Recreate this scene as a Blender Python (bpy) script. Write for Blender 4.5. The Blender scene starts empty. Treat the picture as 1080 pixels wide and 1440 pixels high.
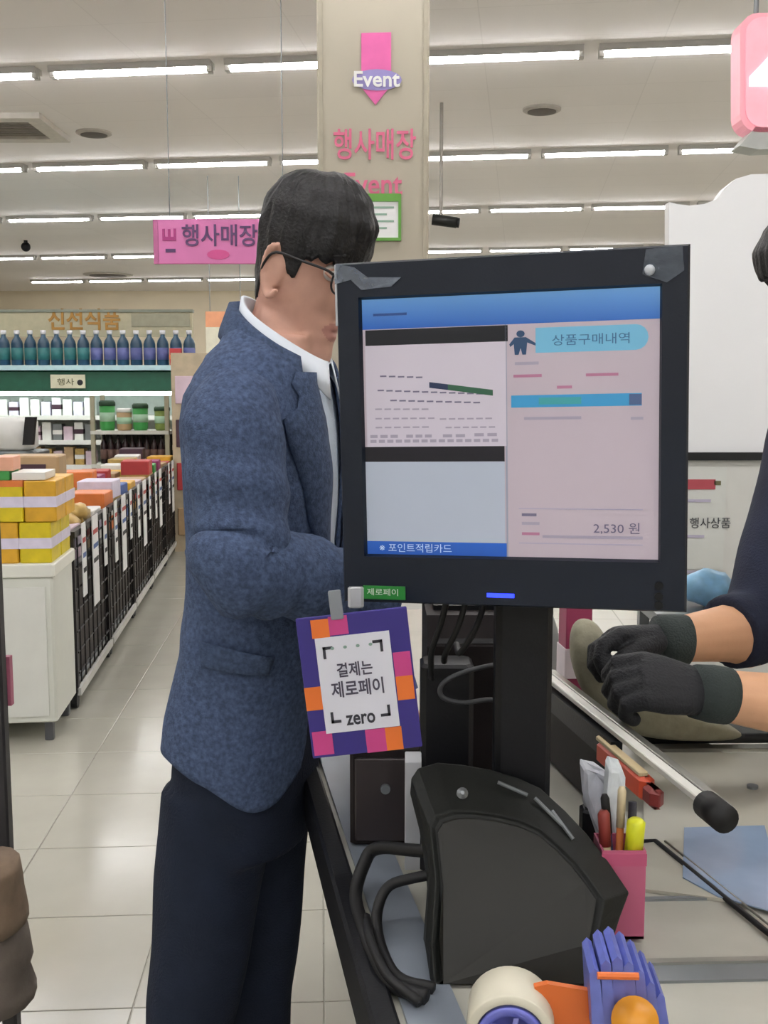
import bpy, math, random
from mathutils import Vector, Matrix, noise

# ------------------------------------------------------------------ camera, world, exposure
SC = bpy.context.scene
COL = SC.collection
F_PX = 1500.0                      # focal length in pixels of the 1080 x 1440 frame
CAM_H = 1.45
PITCH = math.atan(175.0 / F_PX)    # looking slightly down
cam_data = bpy.data.cameras.new('camera')
cam_data.sensor_fit = 'VERTICAL'
cam_data.sensor_height = 24.0
cam_data.lens = F_PX / 1440.0 * 24.0
cam_data.clip_start = 0.02
cam = bpy.data.objects.new('camera', cam_data)
cam.location = (0, 0, CAM_H)
cam.rotation_euler = (math.pi / 2 - PITCH, 0, 0)
COL.objects.link(cam)
SC.camera = cam

world = bpy.data.worlds.new('store_world')
world.use_nodes = True
world.node_tree.nodes['Background'].inputs[0].default_value = (0.97, 0.98, 1.0, 1)
world.node_tree.nodes['Background'].inputs[1].default_value = 0.12
SC.world = world
SC.view_settings.view_transform = 'Standard'
SC.view_settings.look = 'None'
SC.view_settings.exposure = 0.27
SC.view_settings.gamma = 1.0
SC.view_settings.use_curve_mapping = False
TUBE_STRENGTH = 33.0

random.seed(7)
PI = math.pi
V = Vector
CP, SP = math.cos(PITCH), math.sin(PITCH)


def ray(px, py):
    a, b = (px - 540) / F_PX, (720 - py) / F_PX
    return V((a, CP + b * SP, -SP + b * CP))


def P(px, py, Y):
    """world point at forward distance Y seen at a photo pixel (used only to survey the place)"""
    r = ray(px, py)
    return V((0, 0, CAM_H)) + r * (Y / r.y)


def G(px, py, z=0.0):
    r = ray(px, py)
    return V((0, 0, CAM_H)) + r * ((z - CAM_H) / r.z)


# ------------------------------------------------------------------ materials
def lin(c):
    return tuple((x / 12.92 if x <= 0.04045 else ((x + 0.055) / 1.055) ** 2.4) for x in c)


def rgb(h):
    return lin(tuple(int(h[i:i + 2], 16) / 255 for i in (0, 2, 4)))


MATS = {}


def mat(name, h, rough=0.6, metal=0.0, var=0.08, scale=12.0, bump=0.0, bscale=80.0, emit=0.0, spec=0.5, alpha=1.0, trans=0.0):
    if name in MATS:
        return MATS[name]
    m = bpy.data.materials.new(name)
    m.use_nodes = True
    nt = m.node_tree
    b = nt.nodes['Principled BSDF']
    c = rgb(h)
    tc = nt.nodes.new('ShaderNodeTexCoord')
    nz = nt.nodes.new('ShaderNodeTexNoise')
    nz.inputs['Scale'].default_value = scale
    nz.inputs['Detail'].default_value = 3
    nt.links.new(tc.outputs['Object'], nz.inputs['Vector'])
    rp = nt.nodes.new('ShaderNodeValToRGB')
    rp.color_ramp.elements[0].position = 0.3
    rp.color_ramp.elements[1].position = 0.7
    rp.color_ramp.elements[0].color = tuple(max(0, x * (1 - var)) for x in c) + (1,)
    rp.color_ramp.elements[1].color = tuple(min(1, x * (1 + var)) for x in c) + (1,)
    nt.links.new(nz.outputs['Fac'], rp.inputs['Fac'])
    nt.links.new(rp.outputs['Color'], b.inputs['Base Color'])
    b.inputs['Roughness'].default_value = rough
    b.inputs['Metallic'].default_value = metal
    b.inputs['Specular IOR Level'].default_value = spec
    b.inputs['Alpha'].default_value = alpha
    b.inputs['Transmission Weight'].default_value = trans
    if emit:
        nt.links.new(rp.outputs['Color'], b.inputs['Emission Color'])
        b.inputs['Emission Strength'].default_value = emit
    if bump:
        n2 = nt.nodes.new('ShaderNodeTexNoise')
        n2.inputs['Scale'].default_value = bscale
        n2.inputs['Detail'].default_value = 4
        nt.links.new(tc.outputs['Object'], n2.inputs['Vector'])
        bp = nt.nodes.new('ShaderNodeBump')
        bp.inputs['Strength'].default_value = bump
        bp.inputs['Distance'].default_value = 0.01
        nt.links.new(n2.outputs['Fac'], bp.inputs['Height'])
        nt.links.new(bp.outputs['Normal'], b.inputs['Normal'])
    MATS[name] = m
    return m


def ramp_mat(name, h0, h1, axis='Z', emit=1.0):
    """screen print: colour blend along the generated axis, shown on a lit display"""
    m = mat(name, h0, emit=emit, rough=0.3)
    nt = m.node_tree
    b = nt.nodes['Principled BSDF']
    tc = [n for n in nt.nodes if n.type == 'TEX_COORD'][0]
    sp = nt.nodes.new('ShaderNodeSeparateXYZ')
    nt.links.new(tc.outputs['Generated'], sp.inputs[0])
    rp = nt.nodes.new('ShaderNodeValToRGB')
    rp.color_ramp.elements[0].color = rgb(h0) + (1,)
    rp.color_ramp.elements[1].color = rgb(h1) + (1,)
    nt.links.new(sp.outputs[axis], rp.inputs['Fac'])
    nt.links.new(rp.outputs['Color'], b.inputs['Emission Color'])
    return m


# ------------------------------------------------------------------ mesh builder
ORI = {}


class MB:
    def __init__(s):
        s.v, s.f = [], []

    def add(s, vs, fs):
        n = len(s.v)
        s.v += [V(p) for p in vs]
        s.f += [tuple(i + n for i in f) for f in fs]
        return s

    def obox(s, o, x, y, z):
        """box from corner o with edge vectors x, y, z"""
        o, x, y, z = V(o), V(x), V(y), V(z)
        vs = [o, o + x, o + x + y, o + y, o + z, o + x + z, o + x + y + z, o + y + z]
        fs = [(0, 3, 2, 1), (4, 5, 6, 7), (0, 1, 5, 4), (1, 2, 6, 5), (2, 3, 7, 6), (3, 0, 4, 7)]
        if x.cross(y).dot(z) < 0:
            fs = [tuple(reversed(f)) for f in fs]
        return s.add(vs, fs)

    def box(s, x0, x1, y0, y1, z0, z1):
        return s.obox((x0, y0, z0), (x1 - x0, 0, 0), (0, y1 - y0, 0), (0, 0, z1 - z0))

    def cbox(s, o, x, y, z, c):
        """chamfered box: obox with a narrow bevel c all round the x-y outline and both z ends"""
        o, x, y, z = V(o), V(x), V(y), V(z)
        lx, ly, lz = x.length, y.length, z.length
        c = min(c, lx * .45, ly * .45, lz * .45)
        ux, uy, uz = x / lx, y / ly, z / lz

        def oct_(e, h):
            pts = [(c + e, e), (lx - c - e, e), (lx - e, c + e), (lx - e, ly - c - e), (lx - c - e, ly - e), (c + e, ly - e), (e, ly - c - e), (e, c + e)]
            return [o + ux * a + uy * b + uz * h for a, b in pts]
        return s.loft([oct_(c * .6, 0), oct_(0, c * .6), oct_(0, lz - c * .6), oct_(c * .6, lz)])

    def loft(s, rings, caps=True, closed=True):
        n = len(rings[0])
        vs = [p for r in rings for p in r]
        fs = []
        for i in range(len(rings) - 1):
            for j in range(n if closed else n - 1):
                k = (j + 1) % n
                fs.append((i * n + j, i * n + k, (i + 1) * n + k, (i + 1) * n + j))
        if caps:
            fs.append(tuple(reversed(range(n))))
            fs.append(tuple((len(rings) - 1) * n + j for j in range(n)))
        return s.add(vs, fs)

    def tube(s, path, radii, n=10, caps=True, up=(0, 0, 1), wob=None):
        path = [V(p) for p in path]
        if not isinstance(radii, (list, tuple)):
            radii = [radii] * len(path)
        up = V(up)
        rings = []
        prev = None
        for i, p in enumerate(path):
            t = (path[min(i + 1, len(path) - 1)] - path[max(i - 1, 0)]).normalized()
            if prev is None:
                a = up - t * up.dot(t)
                if a.length < 1e-4:
                    a = V((1, 0, 0)) - t * t.x
            else:
                a = prev - t * prev.dot(t)
            a.normalize()
            prev = a
            b = t.cross(a)
            r = radii[i]
            ra, rb = r if isinstance(r, (tuple, list)) else (r, r)
            ring = []
            for k in range(n):
                th = 2 * PI * k / n
                w = wob(i / (len(path) - 1), th) if wob else 1.0
                ring.append(p + a * (math.cos(th) * ra * w) + b * (math.sin(th) * rb * w))
            rings.append(ring)
        return s.loft(rings, caps)

    def cyl(s, a, b, r, n=12, r2=None):
        return s.tube([a, b], [r, r if r2 is None else r2], n, up=(.31, .27, .9))

    def prism(s, pts, ext):
        """outline (list of 3-D points) extruded by vector ext"""
        pts = [V(p) for p in pts]
        ext = V(ext)
        nrm = V((0, 0, 0))
        for i in range(len(pts)):
            nrm += pts[i].cross(pts[(i + 1) % len(pts)])
        if nrm.dot(ext) < 0:
            pts = list(reversed(pts))
        return s.loft([pts, [p + ext for p in pts]])

    def lathe(s, c, prof, n=16, ax=(0, 0, 1)):
        """prof: list of (radius, height along ax)"""
        ax = V(ax).normalized()
        a = ax.orthogonal().normalized()
        b = ax.cross(a)
        c = V(c)
        rings = [[c + ax * h + (a * math.cos(2 * PI * k / n) + b * math.sin(2 * PI * k / n)) * max(r, 1e-4) for k in range(n)] for r, h in prof]
        return s.loft(rings)

    def sphere(s, c, r, n=12, m=8, M=None):
        rx, ry, rz = r if isinstance(r, (tuple, list)) else (r, r, r)
        rings = []
        for i in range(m + 1):
            t = -PI / 2 + PI * (i if 0 < i < m else (0.02 if i == 0 else m - 0.02)) / m
            rings.append([V((rx * math.cos(t) * math.cos(2 * PI * k / n), ry * math.cos(t) * math.sin(2 * PI * k / n), rz * math.sin(t))) for k in range(n)])
        if M is not None:
            rings = [[M @ p for p in q] for q in rings]
        return s.loft([[V(c) + p for p in q] for q in rings])

    def xf(s, M):
        s.v = [M @ p for p in s.v]
        return s

    def build(s, name, material, parent=None, smooth=False):
        xs = [p.x for p in s.v]; ys = [p.y for p in s.v]; zs = [p.z for p in s.v]
        o = V(((min(xs) + max(xs)) / 2, (min(ys) + max(ys)) / 2, min(zs)))
        me = bpy.data.meshes.new(name)
        me.from_pydata([tuple(p - o) for p in s.v], [], s.f)
        me.validate()
        if smooth:
            for p in me.polygons:
                p.use_smooth = True
        me.materials.append(material)
        ob = bpy.data.objects.new(name, me)
        COL.objects.link(ob)
        place(ob, o, parent)
        return ob


def place(ob, o, parent):
    if parent is not None:
        ob.parent = parent
        ob.location = o - ORI[parent.name]
    else:
        ob.location = o
    ORI[ob.name] = V(o)


def tag(o, label=None, cat=None, group=None, kind=None):
    if label: o['label'] = label
    if cat: o['category'] = cat
    if group: o['group'] = group
    if kind: o['kind'] = kind
    return o


def thing(name, label, cat, loc, group=None):
    o = bpy.data.objects.new(name, None)
    o.empty_display_size = 0.05
    COL.objects.link(o)
    o.location = loc
    ORI[o.name] = V(loc)
    return tag(o, label, cat, group)


def copy_tree(root, loc, rotz=None, label=None, group=None):
    """copy a thing with its parts and sub-parts, sharing mesh data"""
    def rec(o, par):
        c = o.copy()
        COL.objects.link(c)
        c.parent = par
        for ch in kids(o):
            rec(ch, c)
        return c
    r = rec(root, None)
    r.location = loc
    if rotz is not None: r.rotation_euler.z = rotz
    if label: r['label'] = label
    if group: r['group'] = group
    return r


def kids(o):
    return [x for x in COL.objects if x.parent == o]


def bevel(ob, w=0.004, seg=2):
    m = ob.modifiers.new('bevel', 'BEVEL')
    m.width = w
    m.segments = seg
    m.limit_method = 'ANGLE'
    return ob


def bake(ob, mods):
    """apply modifiers through the dependency graph"""
    for kind, kw in mods:
        m = ob.modifiers.new(kind.lower(), kind)
        for k, v in kw.items():
            setattr(m, k, v)
    bpy.context.view_layer.update()
    dg = bpy.context.evaluated_depsgraph_get()
    me = bpy.data.meshes.new_from_object(ob.evaluated_get(dg))
    old = ob.data
    mats = [m for m in old.materials]
    ob.modifiers.clear()
    ob.data = me
    me.materials.clear()
    for m in mats:
        me.materials.append(m)
    for p in me.polygons:
        p.use_smooth = True
        p.material_index = 0
    bpy.data.meshes.remove(old)
    return ob


def text(s, name, material, parent, o, x, y, width=None, height=None, depth=0.0006, bold=0.0):
    """lettering whose box is centred on o, running along x with up y; thin raised print"""
    cu = bpy.data.curves.new(name, 'FONT')
    cu.body = s
    cu.size = 1.0
    cu.extrude = 0.001
    cu.offset = bold
    cu.resolution_u = 3
    tmp = bpy.data.objects.new(name + '_tmp', cu)
    COL.objects.link(tmp)
    bpy.context.view_layer.update()
    dg = bpy.context.evaluated_depsgraph_get()
    me = bpy.data.meshes.new_from_object(tmp.evaluated_get(dg))
    vs = [v.co.copy() for v in me.vertices]
    fs = [tuple(p.vertices) for p in me.polygons]
    bpy.data.objects.remove(tmp)
    bpy.data.meshes.remove(me)
    bpy.data.curves.remove(cu)
    if not vs:
        return None
    x0, x1 = min(v.x for v in vs), max(v.x for v in vs)
    y0, y1 = min(v.y for v in vs), max(v.y for v in vs)
    sx = width / (x1 - x0) if width else None
    sy = height / (y1 - y0) if height else None
    sx = sx or sy
    sy = sy or sx
    x, y, o = V(x).normalized(), V(y).normalized(), V(o)
    z = x.cross(y)
    mb = MB()
    mb.add([o + x * ((v.x - (x0 + x1) / 2) * sx) + y * ((v.y - (y0 + y1) / 2) * sy) + z * ((1 if v.z > 0 else 0) * depth) for v in vs], fs)
    return mb.build(name, material, parent)


def gs(x, s): return math.exp(-(x / s) ** 2)


def catmull(pts, n=6):
    pts = [V(p) for p in pts]
    out = []
    q = [pts[0] * 2 - pts[1]] + pts + [pts[-1] * 2 - pts[-2]]
    for i in range(1, len(q) - 2):
        for k in range(n):
            t = k / n
            a, b, c, d = q[i - 1], q[i], q[i + 1], q[i + 2]
            out.append(0.5 * ((2 * b) + (c - a) * t + (2 * a - 5 * b + 4 * c - d) * t * t + (3 * b - a - 3 * c + d) * t ** 3))
    out.append(pts[-1])
    return out


def interp(tab, x):
    """piecewise smooth table lookup; tab = [(x, v or tuple), ...] ascending"""
    if x <= tab[0][0]: return tab[0][1]
    for (a, va), (b, vb) in zip(tab, tab[1:]):
        if x <= b:
            t = (x - a) / (b - a)
            t = t * t * (3 - 2 * t) * 0.5 + t * 0.5
            if isinstance(va, tuple):
                return tuple(p + (q - p) * t for p, q in zip(va, vb))
            return va + (vb - va) * t
    return tab[-1][1]


# ------------------------------------------------------------------ palette
WHITE = mat('white_paint', 'e2e2de', .5, var=.03)
CREAM = mat('cream_paint', 'ada695', .6, var=.03, scale=3)
BLACKP = mat('black_plastic', '0f1014', .45, spec=.3, var=.15, bump=.05, bscale=300)
BEZEL = mat('charcoal_plastic', '131b29', .45, spec=.35, var=.1, bump=.04, bscale=400)
DARKGREY = mat('dark_grey_plastic', '191b19', .5, spec=.3, var=.12, bump=.06, bscale=350)
BROWNBLK = mat('dark_brown_laminate', '1b1516', .6, var=.15, spec=.25)
STEEL = mat('brushed_steel', 'a2a198', .28, .75, var=.06, scale=30, bump=.02)
STEELD = mat('grey_steel', '84898c', .35, .6, var=.06)
RUBBER = mat('black_rubber', '0d0d0f', .6, var=.2)
PINKC = mat('pink_plastic', 'bd607e', .4, var=.05)
PAPER = mat('white_paper', 'e9e9ea', .7, var=.03)
INK = mat('dark_ink', '26262e', .6)
SKIN = mat('skin', 'cb9d8a', .5, var=.10, scale=26, bump=.03, bscale=500)
SKIN2 = mat('light_skin', 'dba883', .5, var=.06, scale=18, bump=.03, bscale=500)
LIP = mat('lip', 'b58277', .45)
HAIR = mat('black_hair', '131114', .5, var=.35, scale=40, bump=.25, bscale=220)
BLACKF = mat('black_fabric', '15161b', .85, var=.2, bump=.2, bscale=600)


# ------------------------------------------------------------------ the setting
CEIL = 3.75
X0, X1, Y0, Y1 = -11.0, 8.0, -7.0, 26.0


def struct(ob):
    ob['kind'] = 'structure'
    return ob


def grid_mat(name, h, hj, size, joint, rot, rough, spec=.5, var=.03):
    m = mat(name, h, rough, var=var, scale=2.5, spec=spec)
    nt = m.node_tree
    b = nt.nodes['Principled BSDF']
    tc = [n for n in nt.nodes if n.type == 'TEX_COORD'][0]
    mp = nt.nodes.new('ShaderNodeMapping')
    mp.inputs['Rotation'].default_value = (0, 0, rot)
    br = nt.nodes.new('ShaderNodeTexBrick')
    br.offset = 0
    br.inputs['Color1'].default_value = rgb(h) + (1,)
    br.inputs['Color2'].default_value = tuple(x * .97 for x in rgb(h)) + (1,)
    br.inputs['Mortar'].default_value = rgb(hj) + (1,)
    br.inputs['Scale'].default_value = 1.0
    br.inputs['Brick Width'].default_value = size[0]
    br.inputs['Row Height'].default_value = size[1]
    br.inputs['Mortar Size'].default_value = joint
    nt.links.new(tc.outputs['Object'], mp.inputs['Vector'])
    nt.links.new(mp.outputs['Vector'], br.inputs['Vector'])
    nt.links.new(br.outputs['Color'], b.inputs['Base Color'])
    return m


FLOORM = mat('floor_tile_glaze', 'b6b4a8', .16, var=.035, scale=5)
FLOORB = grid_mat('floor_far_tiles', 'b6b4a8', '98968d', (.45, .45), .004, math.radians(3.4), .2)
CEILM = grid_mat('ceiling_panels', 'eae6e3', 'dfdbd8', (1.2, .6), .004, math.radians(7.3), .8)
WALLM = mat('beige_wall', 'ddd1b8', .75, var=.04, scale=1.5)

floor = struct(MB().box(X0, X1, Y0, Y1, -.06, -.004).build('floor', FLOORB))
struct(MB().box(X0, X1, Y0, Y1, CEIL, CEIL + .06).build('ceiling', CEILM))
struct(MB().box(X0, X1, Y1, Y1 + .1, -.06, CEIL).build('wall_back', WALLM))
struct(MB().box(X0 - .1, X0, Y0, Y1, -.06, CEIL).build('wall_left', WALLM))
struct(MB().box(X1, X1 + .1, Y0, Y1, -.06, CEIL).build('wall_right', WALLM))
struct(MB().box(X0, X1, Y0 - .1, Y0, -.06, CEIL).build('wall_front', WHITE))

# floor tiles laid one by one where they show
TA = math.radians(-3.4)
ty = V((math.sin(TA), math.cos(TA), 0))
tx = V((math.cos(TA), -math.sin(TA), 0))
T0 = G(455, 1279)
TS = .45
tile = None
for i in range(-8, 2):
    for j in range(-4, 18):
        c = T0 + tx * (TS * (i + .5)) + ty * (TS * (j + .5))
        if tile is None:
            h = TS / 2 - .0016
            m = MB()
            e = .0015
            r0 = [tx * a * h + ty * b * h - V((0, 0, .004)) for a, b in ((-1, -1), (1, -1), (1, 1), (-1, 1))]
            r1 = [tx * a * h + ty * b * h - V((0, 0, .001)) for a, b in ((-1, -1), (1, -1), (1, 1), (-1, 1))]
            r2 = [tx * a * (h - e) + ty * b * (h - e) for a, b in ((-1, -1), (1, -1), (1, 1), (-1, 1))]
            m.loft([r0, r1, r2])
            tile = m.build('floor_tile', FLOORM, floor)
            t = tile
        else:
            t = tile.copy()
            COL.objects.link(t)
            t.parent = floor
        t.location = V((c.x, c.y, -.004)) - ORI[floor.name]

# ------------------------------------------------------------------ ceiling lamps
TUBE = mat('fluorescent_tube', 'faf9fb', .4, var=0, emit=TUBE_STRENGTH)
HOUSING = mat('lamp_housing', 'b4b2ae', .5, var=.02)
RA = math.radians(-7.3)            # the rows come nearer towards the right
rdx, rdy = V((math.cos(RA), math.sin(RA), 0)), V((-math.sin(RA), math.cos(RA), 0))
DROP = 0.0
ROWS = [(7.75, 'nearest row in view'), (10.95, 'second row in view'), (14.2, 'third row in view'), (18.3, 'fourth row in view'), (22.4, 'farthest row in view'),
        (4.2, None), (1.0, None), (-2.3, None), (-5.4, None)]
LL, LP_ = 1.2, 1.30
proto = None
ordn = ['first', 'second', 'third', 'fourth', 'fifth', 'sixth', 'seventh', 'eighth', 'ninth', 'tenth', 'eleventh', 'twelfth', 'thirteenth', 'fourteenth']
for ri, (ry, rname) in enumerate(ROWS):
    base = V((-.1, ry, CEIL - DROP))
    shift = [.22, .30, .1, .5, .2, 0, 0, 0, 0][ri]
    ks = range(-6, 5) if rname else range(-5, 4, 1)
    n = 0
    for k in ks:
        c = base + rdx * (k * LP_ + shift + .65)
        if c.x < X0 + .8 or c.x > X1 - .8:
            continue
        n += 1
        if rname:
            lb = 'white fluorescent strip light, %s from the left in the %s' % (ordn[n - 1], rname)
            gp = 'fluorescent strip lights of the ' + rname
        else:
            lb = 'white fluorescent strip light over the checkouts, %s row back, %s lamp from the left' % (ordn[ri - 5], ordn[n - 1])
            gp = 'fluorescent strip lights over the checkouts'
        if proto is None:
            proto = thing('fluorescent_lamp', lb, 'ceiling lamp', c, gp)
            hb = MB()
            hw = .034
            prof = [(-.06, 0), (-.06, -.046), (-.056, -.046), (-.045, -.022), (.045, -.022), (.056, -.046), (.06, -.046), (.06, 0)]
            hb.prism([c + rdx * (-LL / 2) + rdy * a + V((0, 0, b)) for a, b in prof], rdx * LL)
            hb.build('housing', HOUSING, proto)
            for sgn in (-1, 1):
                tb = MB()
                tb.cyl(c + rdx * (-LL / 2 + .03) + rdy * (.021 * sgn) + V((0, 0, -.052)), c + rdx * (LL / 2 - .03) + rdy * (.021 * sgn) + V((0, 0, -.052)), .017, 10)
                tb.build('tube', TUBE, proto, True)
                for e in (-1, 1):
                    MB().box(*sum(([q - .018, q + .018] for q in (c + rdx * (e * (LL / 2 - .018)) + rdy * (.021 * sgn))[:2]), []), CEIL - DROP - .076, CEIL - DROP - .012).build('lamp_holder', HOUSING, proto)
        else:
            copy_tree(proto, c, None, lb, gp)

# ------------------------------------------------------------------ ceiling fittings
GRILLE = mat('vent_grey', '8f8a82', .6)
VENTD = mat('vent_dark', '5c5650', .7)
c = P(8, 178, 6.0)
cz = CEIL
ac = thing('ceiling_air_conditioner', 'square white ceiling cassette air conditioner with dark grille', 'air conditioner', (c.x, 9.35, cz))
acx, acy = c.x - .45, 9.75
acx = -3.35
m = MB()
for a, b, w, h_ in ((-.45, -.45, .9, .14), (-.45, .31, .9, .14), (-.45, -.31, .14, .62), (.31, -.31, .14, .62)):
    m.box(acx + a, acx + a + w, acy + b, acy + b + h_, cz - .05, cz)
m.build('frame', mat('off_white_plastic', 'c9c4bb', .5), ac)
m = MB().box(acx - .31, acx + .31, acy - .31, acy + .31, cz - .02, cz)
gr = m.build('grille', VENTD, ac)
for k in range(9):
    MB().box(acx - .3, acx + .3, acy - .28 + k * .065, acy - .25 + k * .065, cz - .034, cz - .018).build('slat', GRILLE, gr)


def ceil_disc(px, py, lab, r, name='ceiling_speaker', cat='speaker'):
    p = G(px, py, CEIL)
    t = thing(name, lab, cat, (p.x, p.y, CEIL))
    MB().lathe((p.x, p.y, CEIL - .025), [(r * .86, 0), (r, .012), (r, .025)], 24).build('rim', mat('vent_rim', 'b1aca4', .6), t)
    MB().lathe((p.x, p.y, CEIL - .034), [(r * .3, 0), (r * .75, .006), (r * .75, .02)], 24).build('grille', VENTD, t)


ceil_disc(132, 186, 'round grey ceiling speaker near the air conditioner', .16)
ceil_disc(762, 153, 'round grey ceiling speaker right of the cream pillar', .16)
ceil_disc(152, 386, 'flat round ceiling vent above the refrigerated case', .5, 'ceiling_vent', 'vent')

p = G(36, 338, CEIL)
t = thing('dome_camera', 'small black dome camera hanging below the ceiling at far left', 'camera', (p.x, p.y, CEIL - .12))
MB().cyl((p.x, p.y, CEIL), (p.x, p.y, CEIL - .06), .03).build('stem', RUBBER, t)
MB().sphere((p.x, p.y, CEIL - .10), .075).build('dome', BLACKP, t, True)

p = P(620, 312, 9.0)
t = thing('security_camera', 'dark bullet security camera on a bracket right of the pillar', 'camera', (p.x, p.y, p.z))
MB().tube([(p.x - .07, p.y, p.z + .02), (p.x + .13, p.y - .02, p.z - .01)], .045, 12).build('camera_body', DARKGREY, t, True)
MB().tube([(p.x + .13, p.y - .02, p.z - .01), (p.x + .15, p.y - .023, p.z - .013)], .04, 12).build('lens_ring', RUBBER, t, True)
MB().cyl((p.x, p.y, p.z + .03), (p.x, p.y, CEIL), .015).build('drop_pole', GRILLE, t)

# ------------------------------------------------------------------ pillar
PY = 4.6
pl, pr = P(447, 300, PY), P(603, 300, PY)
wcol = pr.x - pl.x
pil = thing('pillar', 'square cream pillar with pink event lettering', 'pillar', ((pl.x + pr.x) / 2, PY + wcol / 2, 0))
pil['kind'] = 'structure'
pm = MB().cbox((pl.x, PY, 0), (wcol, 0, 0), (0, wcol, 0), (0, 0, CEIL), .012)
pm.build('shaft', CREAM, pil)
MB().box(pl.x - .012, pr.x + .012, PY - .012, PY + wcol + .012, 0, .12).build('plinth', mat('plinth_grey', 'a09a8c', .6), pil)
for xx in (pl.x + .008, pr.x - .024):
    MB().box(xx, xx + .016, PY - .006, PY + .002, .12, CEIL).build('corner_guard', mat('corner_guard_paint', 'a39c8a', .5), pil)
XR, ZU = (1, 0, 0), (0, 0, 1)
PINKP = mat('pink_print', 'd6619f', .5, var=.06)
PINKD = mat('deep_pink_print', 'd5688a', .5)
PURP = mat('violet_print', '6f74b8', .5)
fy = PY - .003


def Q(px, py, Y, dy=0.0):
    q = P(px, py, Y)
    return V((q.x, Y + dy, q.z))


m = MB().prism([Q(a, b, PY, -.002) for a, b in ((508, 47), (550, 46), (550, 122), (546, 125), (528, 148), (512, 128), (508, 122))], (0, -.004, 0))
tag(m.build('arrow_sign', PINKP), 'pink downward arrow sign high on the cream pillar', 'sign')
ar = COL.objects[-1]
m = MB()
pts = []
for k in range(20):
    a = 2 * PI * k / 20
    pts.append(Q(530 + 35 * math.cos(a), 113 + 15 * math.sin(a), PY, -.006))
ol = m.prism(pts, (0, -.002, 0)).build('oval_badge', mat('badge_violet', '8f86bd', .5), ar)
text('Event', 'badge_lettering', WHITE, ar, Q(530, 112, PY, -.0085), XR, ZU, width=.19, depth=.002, bold=.02)
hs = text('행사매장', 'event_lettering', PINKD, None, Q(527, 203, PY, -.001), XR, ZU, width=(582 - 470) / F_PX * PY, height=.125, depth=.004, bold=.012)
tag(hs, 'pink Korean event-hall lettering on the cream pillar', 'lettering')
hs = text('Event', 'event_lettering', PINKD, None, Q(525, 259, PY, -.001), XR, ZU, width=(565 - 486) / F_PX * PY, height=.092, depth=.004, bold=.012)
tag(hs, 'pink English word Event on the cream pillar', 'lettering')
t = thing('framed_notice', 'green framed white notice on the pillar beside the man\'s hair', 'notice', Q(532, 338, PY, -.01))
GREENF = mat('green_frame', '5e9a3a', .5)
m = MB()
a0, a1, b0, b1 = Q(500, 340, PY, -.012), Q(564, 340, PY, -.012), .0, .0
zt, zb = Q(532, 273, PY).z, Q(532, 339, PY).z
tk = .012
m.box(a0.x, a1.x, PY - .014, PY - .001, zt - .032, zt)
m.box(a0.x, a1.x, PY - .014, PY - .001, zb, zb + tk)
m.box(a0.x, a0.x + tk, PY - .014, PY - .001, zb + tk, zt - .032)
m.box(a1.x - tk, a1.x, PY - .014, PY - .001, zb + tk, zt - .032)
m.build('frame', GREENF, t)
MB().box(a0.x + .005, a1.x - .005, PY - .008, PY - .001, zb + .005, zt - .005).build('sheet', PAPER, t)
for k in range(4):
    MB().box(a0.x + .03, a1.x - .03 - .03 * (k % 2), PY - .0095, PY - .007, zt - .06 - k * .028, zt - .052 - k * .028).build('print_line', mat('grey_green_print', '8fae9c', .6), t)

# ------------------------------------------------------------------ hanging pink banner
BY = 5.6
bl = P(217, 340, BY)
bx0, bx1 = P(217, 340, BY).x, P(420, 340, BY).x
bz1, bz0 = P(217, 308, BY).z, P(217, 371, BY).z
t = thing('hanging_banner', 'pink hanging banner with dark Korean event lettering left of the man', 'banner', ((bx0 + bx1) / 2, BY, bz0))
BAN = mat('banner_pink', 'd277ae', .5, var=.08, scale=6)
MB().cbox((bx0, BY, bz0), (bx1 - bx0, 0, 0), (0, .02, 0), (0, 0, bz1 - bz0), .004).build('board', BAN, t)
MB().box(bx0 - .004, bx0 + .02, BY - .004, BY + .024, bz0, bz1).build('edge_strip', mat('banner_edge', 'b4608f', .5), t)
for xx in (bx0 + .08, bx1 - .08):
    MB().cyl((xx, BY + .01, bz1), (xx, BY + .01, CEIL), .003, 6).build('hanging_wire', STEELD, t)
DKV = mat('dark_violet_print', '5a3a68', .5)
text('행사매장', 'lettering', DKV, t, Q(309, 331, BY, -.001), XR, ZU, width=(362 - 258) / F_PX * BY, height=.11, depth=.004, bold=.012)
text('E', 'small_lettering', mat('rose_print', 'a8327a', .5), t, Q(238, 330, BY, -.001), V((0, 0, 1)), V((-1, 0, 0)), width=.06, height=.07, depth=.003, bold=.02)
MB().box(*[Q(233, 352, BY).x, Q(247, 352, BY).x], BY - .004, BY, Q(0, 355, BY).z, Q(0, 350, BY).z).build('dash_mark', DKV, t)
m = MB().prism([Q(307 + 16 * math.cos(2 * PI * k / 14), 358 + 7 * math.sin(2 * PI * k / 14), BY) for k in range(14)], (0, -.003, 0))
m.build('rose_blot', mat('blot_print', 'cf4f8f', .5), t)

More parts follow.
